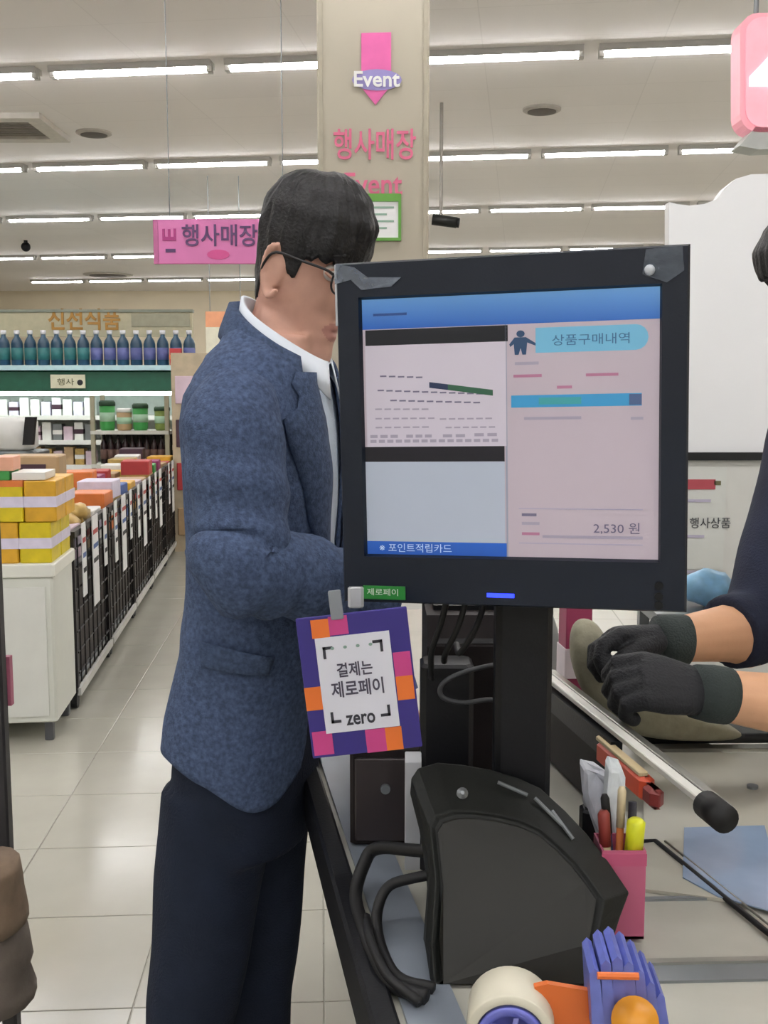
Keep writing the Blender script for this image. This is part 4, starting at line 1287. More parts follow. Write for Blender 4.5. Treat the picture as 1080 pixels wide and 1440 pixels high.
# pink lane sign at the upper right
LY = 3.4
t = thing('lane_sign', 'pink illuminated lane sign with a white numeral at top right', 'sign', P(1075, 190, LY))
pts = []
x0, x1, y0, y1, r = 1041, 1175, 18, 186, 26
for cx, cy, a0 in ((x0 + r, y0 + r, 180), (x1 - r, y0 + r, 270), (x1 - r, y1 - r, 0), (x0 + r, y1 - r, 90)):
    for k in range(6):
        a = math.radians(a0 + 90 * k / 5)
        pts.append((cx + r * math.cos(a), cy + r * math.sin(a)))
LPK = mat('lit_pink', 'e59aa6', .4, emit=.35, var=.05)
MB().prism([Q(a, b, LY) for a, b in pts], (0, .09, 0)).build('sign_box', LPK, t)
MB().prism([Q(1108 + (a - 1108) * .9, 102 + (b - 102) * .92, LY, -.001) for a, b in pts], (0, -.006, 0)).build('sign_face', mat('lit_rose', 'e9a0ac', .4, emit=.5, var=.08), t)
text('4', 'numeral', mat('lit_white', 'ffffff', .4, emit=1.0, var=0), t, Q(1106, 96, LY, -.008), XR, ZU, width=.23, height=.29, depth=.004, bold=.02)
MB().prism([Q(a, b, LY) for a, b in ((1040, 205), (1068, 172), (1180, 172), (1180, 205), (1068, 210))], (0, .09, 0)).build('sign_foot', mat('foot_grey', 'b9bcb8', .5), t)
for px in (1070, 1150):
    MB().cyl(Q(px, 20, LY, .045), V((P(px, 20, LY).x, LY + .045, CEIL)), .008, 8).build('drop_pole', STEELD, t)

# ------------------------------------------------------------------ dark rack and paper sacks at the left edge
LYR = 2.0
t = thing('black_rack', 'tall black display rack cut by the left edge', 'rack', V((P(-120, 900, LYR).x, LYR + .2, 0)))
xe = P(-4, 800, LYR).x
MB().cbox((xe - .03, LYR, 0), (.03, 0, 0), (0, .03, 0), (0, 0, P(0, 648, LYR).z), .004).build('post', mat('rack_black', '2c2a2c', .5), t)
MB().cbox((xe - .6, LYR, 0), (.03, 0, 0), (0, .03, 0), (0, 0, P(0, 648, LYR).z), .004).build('post', MATS['rack_black'], t)
MB().box(xe - .58, xe - .028, LYR + .012, LYR + .024, .33, P(0, 655, LYR).z).build('side_panel', mat('rack_panel', '4a4650', .5), t)
MB().box(xe - .58, xe + .012, LYR - .28, LYR - .001, .305, .325).build('shelf', MATS['rack_black'], t)
MB().box(xe - .3, xe + .004, LYR + .034, LYR + .05, P(0, 1000, LYR).z, P(0, 930, LYR).z).build('pink_tag', mat('tag_pink', 'b0647a', .5), t)
SACK = mat('brown_paper', '84705c', .8, var=.18, scale=20, bump=.3, bscale=40)
SACK2 = mat('grey_brown_paper', '6f655c', .8, var=.15, scale=20, bump=.3, bscale=40)
for k, (px0, px1, y0, y1, mm, lab) in enumerate(((-60, 30, 1215, 1300, SACK, 'small brown paper sack on top at the left edge'), (-60, 41, 1298, 1400, SACK2, 'large grey-brown paper sack at the lower left corner'))):
    a, b = P(px0, y1, 1.85), P(px1, y0, 1.85)
    if k == 1: a.z = .326
    else: a.z = P(0, 1302, 1.85).z
    m = MB()
    rings = []
    for i in range(7):
        f_ = i / 6
        z = a.z + (b.z - a.z) * f_
        w = (b.x - a.x) / 2 * (1 - .18 * f_ ** 2)
        cx_ = b.x - (b.x - a.x) / 2
        rings.append([V((cx_ + w * math.cos(th) * (1 + .05 * noise.noise(V((math.cos(th) * 2, math.sin(th) * 2 + k, f_ * 5))) - .10 * gs(f_ - .55, .12) * (k == 0) - .12 * gs(f_ - .35, .1) * (k == 1)), 1.86 + .09 * math.sin(th) * (1 - .3 * f_), z + .012 * noise.noise(V((th * 2, f_ * 4, k + 5))) * (f_ > 0))) for th in [2 * PI * q / 16 for q in range(16)]])
    tag(m.loft(rings).build('paper_sack', mm, None, True), lab, 'sack')

#---PEOPLE---
# ------------------------------------------------------------------ people
HEAD = [(-.125, (.020, .020, .046)), (-.118, (.042, .032, .032)), (-.10, (.058, .046, .017)), (-.08, (.066, .055, .008)), (-.05, (.073, .062, .000)),
        (-.02, (.077, .067, -.003)), (.01, (.080, .071, -.006)), (.04, (.083, .073, -.007)), (.07, (.079, .070, -.008)), (.095, (.063, .057, -.010)), (.112, (.039, .036, -.012)), (.120, (.012, .011, -.012))]




def head_pt(z, ph, off=0.0):
    A, B, cx = interp(HEAD, z)
    A += off; B += off
    c_, s_ = math.cos(ph), math.sin(ph)
    x, y = cx + A * c_, B * s_
    if c_ > 0 and off == 0:
        nose = 0
        if -.05 < z < .02:
            t = (.018 - z) / .052
            nose = .029 * max(0, min(1, t)) ** 1.1 if z > -.034 else .029 * max(0, 1 - (-.034 - z) / .013)
        x += nose * gs(y, .0105 + .004 * (z < -.02))
        x += .0075 * gs(z + .064, .006) * gs(y, .022) + .0075 * gs(z + .078, .0065) * gs(y, .020) - .004 * gs(z + .0705, .0025) * gs(y, .024)
        x += .008 * gs(z + .108, .014) * gs(y, .022)
        x += .005 * gs(z - .030, .009) * gs(abs(y) - .028, .022)
        x -= .012 * gs(z - .006, .012) * gs(abs(y) - .031, .015)
        x += .005 * gs(z + .03, .018) * gs(abs(y) - .042, .014)
    return V((x, y, z))


def add_head(mb, M, k=1.0):
    rings = []
    N = 72
    zs_ = [-.125 + .245 * i / 74 for i in range(75)]
    for z in zs_:
        rings.append([M @ head_pt(z, 2 * PI * j / N) for j in range(N)])
    mb.loft(rings)
    for sgn in (-1, 1):                       # ears
        for (a, b, r) in ((V((-.014, .066, -.048)), V((-.006, .074, -.040)), .007),):
            pass
        ear = []
        for j in range(15):
            th = -1.9 + 4.4 * j / 14
            ear.append(M @ V((-.012 - .019 * math.cos(th) * 1.0 + .006 * (math.sin(th)), sgn * (.076 + .007 * (1 - math.cos(th)) * .6), -.014 + .033 * math.sin(th) * -1)))
        mb.tube(ear, [.0048] * 15, 8)
        mb.sphere(M @ V((-.010, sgn * .072, -.012)), .001, 6, 4)
        E = M.to_3x3() @ Matrix.Diagonal((1, 1, 1))
        mb.sphere(M @ V((-.012, sgn * .073, -.014)), (.017, .0055, .028), 14, 10, E)


def hand(mb, W, D, N_, S_, curl=(.3, .5, .4), inf=0.0, k=1.0, thumb=.5, spreadf=.0105, closed_thumb=.35):
    """palm and five fingers: W wrist, D towards the fingers, N_ out of the palm, S_ towards the thumb"""
    D, N_, S_ = V(D).normalized(), V(N_), V(S_)
    N_ = (N_ - D * N_.dot(D)).normalized()
    S_ = (S_ - D * S_.dot(D) - N_ * S_.dot(N_)).normalized()
    W = V(W)
    rings = []
    for f_, w, th in ((-.25, .026, .020), (0, .027, .019), (.3, .034, .018), (.65, .041, .016), (.92, .042, .014), (1.02, .038, .010)):
        c = W + D * (.088 * f_ * k)
        w += inf; th += inf
        rings.append([c + S_ * (w * k * math.cos(2 * PI * j / 16)) + N_ * (th * k * math.sin(2 * PI * j / 16)) for j in range(16)])
    mb.loft(rings)
    for q, L in enumerate((.070, .078, .073, .057)):
        off = (.030 - .020 * q)
        p = W + D * (.082 * k) + S_ * (off * k)
        a = 0.0
        path = [p - D * .02 * k, p]
        rad = [(.0095 + inf) * k, (.0098 + inf) * k]
        for s_, c_ in enumerate(curl):
            a += c_ * (1 + .08 * q)
            d = D * math.cos(a) + N_ * math.sin(a) + S_ * (.04 * (1.5 - q))
            p = p + d.normalized() * (L * (.46, .30, .24)[s_] * k)
            path.append(p)
            rad.append((.0090 - .0012 * s_ + inf) * k * (1 if q < 3 else .88))
        mb.tube(path, rad, 10)
        mb.sphere(p, rad[-1] * .98, 10, 6)
    p = W + D * (.022 * k) + S_ * (.022 * k) + N_ * (.006 * k)
    path, rad = [p], [(.014 + inf) * k]
    a = thumb
    for s_, L in enumerate((.042, .032, .026)):
        d = (D * math.cos(a) + S_ * math.sin(a) + N_ * (closed_thumb + .25 * s_)).normalized()
        p = p + d * (L * k)
        path.append(p)
        rad.append((.0125 - .0015 * s_ + inf) * k)
        a -= .3
    mb.tube(path, rad, 10)
    mb.sphere(p, rad[-1] * .98, 10, 6)


def limb(mb, pts, rad, n=14, sub=5):
    path = catmull(pts, sub)
    R = []
    for i in range(len(path)):
        f_ = i / sub
        j = min(int(f_), len(rad) - 2)
        t = f_ - j
        R.append(rad[j] * (1 - t) + rad[j + 1] * t)
    mb.tube(path, R, n, up=(.2, .3, .9))


def ell(c, xa, ya, a, b, n=48, p=2.3, front=None):
    """superellipse ring around c, axes xa (front-back) and ya (sideways)"""
    out = []
    for j in range(n):
        th = 2 * PI * j / n
        cs, sn = math.cos(th), math.sin(th)
        aa = (front if (front and cs > 0) else a)
        out.append(c + xa * (aa * math.copysign(abs(cs) ** (2 / p), cs)) + ya * (b * math.copysign(abs(sn) ** (2 / p), sn)))
    return out


def hair_cap(M, zbot, thick, seed, strand=.0035, top=.128):
    """closed hair shell: outer surface, ragged lower rim, inner surface on the scalp"""
    N, K = 120, 22
    outer, inner = [], []
    for i in range(K + 1):
        t = i / K
        ro, rn = [], []
        for j in range(N):
            ph = 2 * PI * j / N - PI
            zb = zbot(ph) + .004 * noise.noise(V((ph * 9, seed, 0))) + .003 * math.sin(ph * 23 + seed)
            z = zb + (.1195 - zb) * (1 - (1 - t) ** 1.25)
            A, B, cx = interp(HEAD, z)
            th_ = thick(ph, z, t)
            th_ += (1 - t ** 5) * strand * noise.noise(V((ph * 11 + 2.2 * t, t * 1.6, seed))) + (1 - t ** 5) * strand * .6 * noise.noise(V((ph * 26 + 3 * t, t * 2, seed + 4)))
            th_ = max(th_, .0032)
            ro.append(M @ V((cx + (A + th_) * math.cos(ph), (B + th_ * .9) * math.sin(ph), z + max(0, (z - .055)) / .065 * (top - .118 + th_ * .75))))
            rn.append(M @ V((cx + (A - .003) * math.cos(ph), (B - .003) * math.sin(ph), z)))
        outer.append(ro); inner.append(rn)
    mb = MB()
    mb.loft(list(reversed(inner)) + outer, caps=True)
    return mb


def eyes_brows(t, M, hairm, seed):
    for sgn in (-1, 1):
        c = M @ V((.0595, sgn * .031, .006))
        e_ = MB().sphere(c, .0115, 16, 10).build('eyeball', mat('eye_white', 'd8d2cc', .2, var=.02), t, True)
        d = (M.to_3x3() @ V((.95, sgn * .15, -.1))).normalized()
        MB().sphere(c + d * .0075, .0052, 12, 8).build('iris', mat('iris_brown', '1c120d', .15), e_, True)
        for lid, dz in ((1, .006), (-1, -.0065)):
            pts = [M @ V((.0685 - .05 * abs(u) ** 2 * .16 - .0012 * abs(dz) * 100 * .3, sgn * (.031 + u * .016), .006 + dz * (1 - u * u * .85))) for u in (-1, -.6, -.2, .2, .6, 1)]
            MB().tube(pts, .0022, 6).build('eyelid', SKIN, t, True)
        pts = [M @ V((.079 - .012 * max(0, u) ** 2, sgn * (.031 + u * .020), .030 + .004 * (1 - u * u) - .002 * u)) for u in (-1, -.5, 0, .5, 1)]
        MB().tube(pts, [.0018, .0032, .0034, .003, .0012], 8).build('eyebrow', hairm, t, True)


# ---- the man in the blue blazer
AM = math.radians(-15)
fx_, fy_ = V((math.cos(AM), math.sin(AM), 0)), V((-math.sin(AM), math.cos(AM), 0))     # facing, his left
MC = V((-.165, 1.5, 0))


def L(x, y, z): return MC + fx_ * x + fy_ * y + V((0, 0, z))


MAN = thing('person', 'man in a blue blazer and glasses standing at the checkout', 'person', V((-.22, 1.5, 0)))
HC = V((-.104, 1.505, 1.614))
HM = Matrix.Translation(HC) @ Matrix.Rotation(math.radians(-26), 4, 'Z') @ Matrix.Rotation(math.radians(19), 4, 'Y') @ Matrix.Diagonal((.86, .92, 1, 1))
# torso table: z -> (front depth, back depth, half width, centre shift forward)
TOR_ = [(.80, (.080, .085, .125, -.035)), (.90, (.083, .086, .132, -.035)), (1.0, (.083, .080, .132, -.025)), (1.1, (.082, .070, .130, -.012)), (1.2, (.085, .068, .138, -.002)),
        (1.3, (.090, .073, .150, .0)), (1.38, (.086, .075, .160, .0)), (1.43, (.076, .072, .155, .003)), (1.465, (.062, .064, .118, .010)), (1.490, (.048, .050, .060, .020)), (1.52, (.044, .046, .046, .030))]


def torso_ring(z, off=0.0, n=48, p=2.4):
    f_, b_, w_, cx = interp(TOR_, z)
    return ell(L(cx, 0, z), fx_, fy_, b_ + off, w_ + off, n, p, f_ + off)


sR, eR, wR = L(.020, -.155, 1.422), V((-.170, 1.285, 1.238)), V((-.005, 1.415, 1.166))
sL, eL, wL = L(.0, .155, 1.422), L(.02, .235, 1.14), L(.13, .21, .95)
body = MB()
add_head(body, HM)
body.tube(catmull([L(.0, 0, 1.40), L(.018, 0, 1.49), HM @ V((-.012, 0, -.07)), HM @ V((-.008, 0, -.03))], 5), [.052] * 5 + [.050] * 5 + [.050] * 6, 20)
body.loft([torso_ring(.80 + .72 * i / 26) for i in range(27)])
for s_, e_, w_ in ((sR, eR, wR), (sL, eL, wL)):
    limb(body, [s_ + (s_ - e_) * .0, s_.lerp(e_, .5), e_, e_.lerp(w_, .4), w_], [.053, .047, .040, .039, .027])
hipN, kneN, ankN = L(-.055, -.065, .86), V((-.290, 1.43, .47)), V((-.315, 1.43, .085))
hipF, kneF, ankF = L(-.045, .065, .86), V((-.205, 1.56, .47)), V((-.215, 1.58, .085))
for h_, k_, a_ in ((hipN, kneN, ankN), (hipF, kneF, ankF)):
    limb(body, [h_, h_.lerp(k_, .5), k_, k_.lerp(a_, .35), a_, a_ - V((0, 0, .04))], [.072, .058, .046, .046, .034, .034])
    body.sphere(a_ + V((.03, -.005, -.055)), (.085, .035, .025), 12, 8)
hdR = (V((.07, .13, .075))).normalized()
hand(body, wR + hdR * .02, hdR, V((.2, .1, -.9)), V((-.6, .7, .1)), (.35, .5, .4))
hdL = (wL - eL).normalized()
hand(body, wL + hdL * .02, hdL, V((.3, -.9, 0)), V((.9, .2, .3)), (.3, .4, .3))
bo = body.build('body', SKIN, MAN, True)
bake(bo, [('REMESH', dict(mode='VOXEL', voxel_size=.0034, use_smooth_shade=True)), ('SMOOTH', dict(factor=.5, iterations=3))])
bo.data.materials.append(LIP)
HI = HM.inverted()
oo = ORI[bo.name]
for p_ in bo.data.polygons:
    q = HI @ (p_.center + oo)
    if q.x > .06 and abs(q.y) < .024 and -.084 < q.z < -.0585 and abs(q.z + .0705) < .0145 * (1 - (abs(q.y) / .026) ** 2):
        p_.material_index = 1
eyes_brows(MAN, HM, HAIR, 1)


def man_zb(ph):
    a = abs(ph)
    return interp([(0, .020), (.9, .018), (1.12, .012), (1.24, -.010), (1.42, -.014), (1.52, .004), (1.85, .006), (2.05, -.02), (2.35, -.055), (PI, -.068)], a)


def man_th(ph, z, t):
    a = abs(ph)
    f_ = interp([(0, .017), (.7, .015), (1.2, .008), (1.6, .006), (2.2, .006), (PI, .008)], a)
    return f_ * (.75 + .25 * math.sin(min(1, t * 1.6) * PI)) + .006 * gs(t - .72, .3) - (.006 * (1 - t) ** 3 if a > 1.1 else 0)


hr = hair_cap(HM, man_zb, man_th, 3.0, .0065, top=.121).build('hair', HAIR, MAN, True)
# glasses
GLF = mat('black_frame', '18171a', .3)
lensm = mat('lens_glass', 'e8eef0', .05, alpha=.12, var=0)
br_ = MB().tube([HM @ V((.094, -.009, .008)), HM @ V((.099, 0, .011)), HM @ V((.094, .009, .008))], .0016, 8)
rims = []
for sgn in (-1, 1):
    cl = V((.090, sgn * .033, .0))
    n = 32
    loop = []
    for k in range(n + 1):
        th = 2 * PI * k / n
        loop.append(HM @ (cl + V((-.010 * ((math.cos(th) * .024 + .0) / .024) * .5 * 1.0 - .004, 0, 0)) + V((0, sgn * .0245 * math.copysign(abs(math.cos(th)) ** .8, math.cos(th)), .0185 * math.copysign(abs(math.sin(th)) ** .8, math.sin(th))))))
    br_.tube(loop, .0015, 8)
    rims.append(loop)
glasses = br_.build('glasses', GLF, MAN, True)
for sgn, loop in zip((-1, 1), rims):
    MB().prism(loop[:-1], (HM.to_3x3() @ V((.0008, 0, 0)))).build('lens', lensm, glasses)
    tpl = [HM @ V((.081, sgn * .058, .006)), HM @ V((.074, sgn * .072, .010)), HM @ V((.03, sgn * .0785, .011)), HM @ V((-.012, sgn * .0815, .011)), HM @ V((-.028, sgn * .080, -.004)), HM @ V((-.032, sgn * .078, -.02))]
    MB().tube(catmull(tpl, 4), .0019, 8).build('temple', GLF, glasses, True)

# shirt with collar
SHIRT = mat('pale_blue_shirt', 'c9d6e6', .75, var=.04, scale=30, bump=.1, bscale=300)
m = MB()
m.loft([torso_ring(.95 + .54 * i / 24, .003 if .95 + .54 * i / 24 < 1.0 else .006) for i in range(25)])
sh = m.build('shirt', SHIRT, MAN, True)
NK0, NK1 = L(.024, 0, 1.49), HM @ V((-.016, 0, -.085))


def neck_ring(z, ra, rb, tilt, gap, n=41, cx=.024, drop=.0):
    out = []
    for j in range(n):
        th = gap + (2 * PI - 2 * gap) * j / (n - 1)
        c_ = math.cos(th)
        out.append(L(cx, 0, z) + fx_ * (ra * (1 - .16 * max(0, -c_)) * c_) + fy_ * (rb * math.sin(th)) + V((0, 0, -tilt * c_ - drop * max(0, c_) ** 4)))
    return out


col = MB()
ins = [neck_ring(1.488, .064, .064, .042, .14, cx=.024), neck_ring(1.526, .062, .061, .046, .12, cx=.028)]
outs = [neck_ring(1.529, .066, .065, .046, .10, cx=.028), neck_ring(1.497, .074, .073, .044, .30, cx=.030, drop=.026)]
col.loft(ins + outs, caps=False, closed=False)
cb = col.build('shirt_collar', mat('white_collar', 'dfe6ef', .7, var=.03), sh, True)
sm_ = cb.modifiers.new('solid', 'SOLIDIFY'); sm_.thickness = .002

# blazer
def wool(name, h, hl):
    m_ = mat(name, h, .9, var=.0, bump=.35, bscale=420, spec=.25)
    nt = m_.node_tree
    b_ = nt.nodes['Principled BSDF']
    tc = [n_ for n_ in nt.nodes if n_.type == 'TEX_COORD'][0]
    n1 = nt.nodes.new('ShaderNodeTexNoise'); n1.inputs['Scale'].default_value = 190; n1.inputs['Detail'].default_value = 2
    n2 = nt.nodes.new('ShaderNodeTexNoise'); n2.inputs['Scale'].default_value = 130; n2.inputs['Detail'].default_value = 3
    nt.links.new(tc.outputs['Object'], n1.inputs['Vector']); nt.links.new(tc.outputs['Object'], n2.inputs['Vector'])
    ad_ = nt.nodes.new('ShaderNodeMath'); ad_.operation = 'ADD'
    nt.links.new(n1.outputs['Fac'], ad_.inputs[0]); nt.links.new(n2.outputs['Fac'], ad_.inputs[1])
    rp = nt.nodes.new('ShaderNodeValToRGB')
    rp.color_ramp.elements[0].position = .38; rp.color_ramp.elements[1].position = .66
    ml = nt.nodes.new('ShaderNodeMath'); ml.operation = 'MULTIPLY'; ml.inputs[1].default_value = .5
    nt.links.new(ad_.outputs[0], ml.inputs[0]); nt.links.new(ml.outputs[0], rp.inputs['Fac'])
    rp.color_ramp.elements[0].color = rgb(h) + (1,); rp.color_ramp.elements[1].color = rgb(hl) + (1,)
    nt.links.new(rp.outputs['Color'], b_.inputs['Base Color'])
    return m_


BLZ = wool('blue_wool', '3f4c66', '58698a')
LAPD = wool('blue_wool_lapel', '3b4860', '526280')
JK = [(.82, (.096, .104, .150, -.046)), (.90, (.098, .104, .152, -.042)), (.98, (.098, .098, .150, -.034)), (1.06, (.096, .090, .148, -.024)), (1.15, (.096, .084, .150, -.012)), (1.25, (.100, .084, .158, -.004)),
      (1.34, (.103, .086, .168, .0)), (1.40, (.098, .086, .174, .0)), (1.435, (.090, .083, .170, .002)), (1.46, (.082, .078, .152, .006)), (1.485, (.077, .074, .130, .012)), (1.51, (.074, .067, .094, .020)), (1.532, (.070, .064, .076, .024))]
GAP = [(.82, .105), (.87, .062), (.91, .036), (.96, .026), (1.05, .022), (1.2, .020), (1.3, .026), (1.4, .036), (1.46, .046), (1.532, .052)]


def jk_pt(z, u, off=0.0):
    """u 0..1 from the right front edge round the back to the left front edge"""
    f_, b_, w_, cx = interp(JK, z)
    g_ = interp(GAP, z)
    th0 = math.asin(min(.95, g_ / w_)) * .9
    th = -th0 - (2 * PI - 2 * th0) * u
    cs, sn = math.cos(th), math.sin(th)
    p = 2.35
    aa = (f_ if cs > 0 else b_) + off
    x = aa * math.copysign(abs(cs) ** (2 / p), cs)
    y = (w_ + off) * math.copysign(abs(sn) ** (2 / p), sn)
    return V((cx + x, y, z))


def folds(q):
    z, y, x = q.z, q.y, q.x
    d = .004 * noise.noise(V((x * 9, y * 9, z * 4))) + .003 * noise.noise(V((x * 22, y * 22, z * 9 + 3)))
    d += .004 * math.sin((z * 1.0 + x * .9) * 55) * gs(z - 1.10, .07) * (.5 + .5 * noise.noise(V((x * 8, y * 8, z * 8))))
    return d


rows, NU, NV = [], 121, 70
for i in range(NV):
    r_ = []
    for j in range(NU):
        u = j / (NU - 1)
        a = abs(u - .5) * 2                       # 0 at the centre back, 1 at the front edges
        hem = .955 - .070 * gs(a - .82, .30) + .015 * (a > .9) * (a - .9) * 10
        ztop = 1.540 - .085 * max(0, (a - .30) / .70) ** 1.3
        z = ztop + (hem - ztop) * (i / (NV - 1))
        q = jk_pt(z, u)
        # rear vent flare
        nrm = V((q.x - interp(JK, z)[3], q.y, 0)).normalized()
        q = q + nrm * folds(q)
        r_.append(L(q.x, q.y, q.z))
    rows.append(r_)
m = MB().loft(rows, caps=False, closed=False)
jk = m.build('blazer', BLZ, MAN, True)
bpy.context.view_layer.update()
sm_ = jk.modifiers.new('solid', 'SOLIDIFY'); sm_.thickness = .005; sm_.offset = 1


def sleeve(s_, e_, w_, sgn, name='sleeve'):
    cuff = w_
    pts = [s_ + V((0, 0, .026)) - fy_ * (-sgn) * .0 + fy_ * (sgn * -.012), s_.lerp(e_, .12) + fy_ * (sgn * .012), s_.lerp(e_, .5) + fy_ * sgn * .006, s_.lerp(e_, .85), e_ + (e_ - s_.lerp(w_, .5)).normalized() * .008, e_.lerp(w_, .3), e_.lerp(w_, .7), cuff]
    path = catmull(pts, 9)
    rad = [.046, .064, .062, .058, .059, .056, .050, .045]
    R = []
    for i in range(len(path)):
        f_ = i / 9
        j = min(int(f_), len(rad) - 2)
        t = f_ - j
        R.append(rad[j] * (1 - t) + rad[j + 1] * t)

    def wob(f_, th):
        w1 = .10 * gs(f_ - .57, .10) * math.sin(f_ * 85 + 1.4 * math.sin(th)) * (.55 + .45 * math.cos(th - 2.2))
        w2 = .045 * math.sin(f_ * 48 + th * 1.0) * gs(f_ - .35, .22)
        w3 = .06 * math.sin(f_ * 62 - th * 1.5) * gs(f_ - .82, .14)
        return 1 + w1 + w2 + w3 + .05 * noise.noise(V((f_ * 9, math.cos(th) * 1.2, math.sin(th) * 1.2)))
    b_ = MB().tube(path, R, 40, caps=False, up=(.2, .3, .9), wob=wob)
    # turned cuff
    d = (path[-1] - path[-2]).normalized()
    n0 = len(b_.v) - 40
    last = [p.copy() for p in b_.v[n0:]]
    c = sum(last, V((0, 0, 0))) / 40
    r1 = [c + (p - c) * .95 - d * .002 for p in last]
    r2 = [c + (p - c) * .90 - d * .04 for p in last]
    b_.loft([last, r1, r2], caps=False)
    # shoulder cap
    first = [p.copy() for p in b_.v[:40]]
    c = sum(first, V((0, 0, 0))) / 40
    up_ = (path[0] - path[1]).normalized()
    b_.loft([[c + (p - c) * .05 + up_ * .014 for p in first], [c + (p - c) * .55 + up_ * .010 for p in first], [c + (p - c) * .85 + up_ * .004 for p in first], first], caps=True)
    return b_.build(name, BLZ, jk, True)


sleeve(sR, eR, wR, -1)
sleeve(sL, eL, wL, 1)
# shirt cuff
dW = (wR - eR).normalized()
MB().tube([wR - dW * .03, wR + dW * .008], [.036, .036], 24).build('shirt_cuff', SHIRT, sh, True)
# lapels and collar
for sgn in (-1, 1):
    u_of = (lambda u: u) if sgn < 0 else (lambda u: 1 - u)
    edge, outr = [], []
    zs_ = [1.470 - .27 * k / 18 for k in range(19)]
    for k, z in enumerate(zs_):
        f_ = k / 18
        w_ = interp([(0, .040), (.12, .060), (.22, .078), (.30, .076), (.7, .046), (1, .002)], f_)
        if .10 < f_ < .18: w_ *= .72            # notch
        strip = []
        for s2 in range(7):
            per = 2 * (interp(JK, z)[2]) * 2.2
            q = jk_pt(z, u_of(min(.49, (w_ / per) * s2 / 6)), .008 + .006 * math.sin(PI * s2 / 6))
            strip.append(L(q.x, q.y, q.z))
        edge.append(strip)
    b_ = MB().loft(edge, caps=False, closed=False)
    lp = b_.build('lapel', LAPD, jk, True)
    sm_ = lp.modifiers.new('solid', 'SOLIDIFY'); sm_.thickness = .003
cr = []
for dz, ro_, lo in ((-.030, .000, 0), (.004, -.003, 0), (.003, .004, 0), (-.030, .016, 1), (-.040, .018, 1)):
    out = []
    for j in range(45):
        th = .95 + (2 * PI - 1.90) * j / 44
        c_ = math.cos(th)
        f_ = (c_ + 1) / 2                      # 0 at the nape, 1 at the front
        z = 1.563 - .100 * f_ ** 1.15 + dz * (1 - .35 * f_)
        ra = .057 + .033 * f_ + ro_
        rb = .066 + .014 * math.sin(th) ** 2 + ro_
        out.append(L(.018 + .006 * f_, 0, z) + fx_ * (ra * c_) + fy_ * (rb * math.sin(th)))
    cr.append(out)
jc = MB().loft(cr, caps=False, closed=False).build('collar', LAPD, jk, True)
sm_ = jc.modifiers.new('solid', 'SOLIDIFY'); sm_.thickness = .003


def on_jacket(px, py, off=.004):
    """nearest place on the visible right flank of the blazer"""
    best, bq = 9, None
    r = ray(px, py).normalized()
    for i in range(0, 46):
        z = .86 + i * .012
        for j in range(0, 60):
            q = jk_pt(z, j / 120.0, off)
            w_ = L(q.x, q.y, q.z)
            v = w_ - V((0, 0, CAM_H))
            d = (v - r * v.dot(r)).length
            if d < best:
                best, bq = d, (z, j / 120.0)
    return bq


def jk_patch(name, px_quad, off, nx=10, ny=5):
    (a, b, c, d) = [on_jacket(*p) for p in px_quad]
    rows_ = []
    for i in range(ny + 1):
        r_ = []
        for j in range(nx + 1):
            s_, t_ = j / nx, i / ny
            z = (a[0] * (1 - s_) + b[0] * s_) * (1 - t_) + (d[0] * (1 - s_) + c[0] * s_) * t_
            u = (a[1] * (1 - s_) + b[1] * s_) * (1 - t_) + (d[1] * (1 - s_) + c[1] * s_) * t_
            q = jk_pt(z, u, 0)
            nrm = V((q.x - interp(JK, z)[3], q.y, 0)).normalized()
            q = q + nrm * (folds(q) + off)
            r_.append(L(q.x, q.y, q.z))
        rows_.append(r_)
    ob = MB().loft(rows_, caps=False, closed=False).build(name, LAPD, jk, True)
    s3 = ob.modifiers.new('solid', 'SOLIDIFY'); s3.thickness = .003
    return ob


jk_patch('pocket_flap', [(286, 902), (382, 918), (380, 952), (288, 936)], .0135)
MB().sphere(L(*jk_pt(1.16, .012, .010)), (.007, .007, .007), 12, 8).build('button', mat('button_dark', '1d2330', .35), jk, True)
MB().sphere(L(*jk_pt(1.06, .012, .010)), (.007, .007, .007), 12, 8).build('button', MATS['button_dark'], jk, True)

# trousers and shoes
TRO = mat('navy_trousers', '1a2233', .85, var=.12, scale=25, bump=.25, bscale=300, spec=.3)
m = MB()
m.loft([[p for p in torso_ring(z, .010)] for z in (.80, .86, .92, .96, 1.0)])
for h_, k_, a_ in ((hipN, kneN, ankN), (hipF, kneF, ankF)):
    path = catmull([h_ + V((0, 0, .02)), h_.lerp(k_, .5), k_, k_.lerp(a_, .5), a_ + V((0, 0, -.02))], 10)
    R = [interp([(0, .080), (.25, .070), (.5, .056), (.75, .052), (1, .050)], i / (len(path) - 1)) for i in range(len(path))]
    m.tube(path, R, 28, up=(.9, .1, .1), wob=lambda f_, th: 1 + .05 * noise.noise(V((f_ * 7, math.cos(th) * 1.5, math.sin(th) * 1.5))) + .02 * math.sin(f_ * 40 + th * 2) * gs(f_ - .5, .2) + .05 * gs(math.cos(th / 1.0) - 1, .15))
tr = m.build('trousers', TRO, MAN, True)
bake(tr, [('REMESH', dict(mode='VOXEL', voxel_size=.007, use_smooth_shade=True)), ('SMOOTH', dict(factor=.5, iterations=3))])
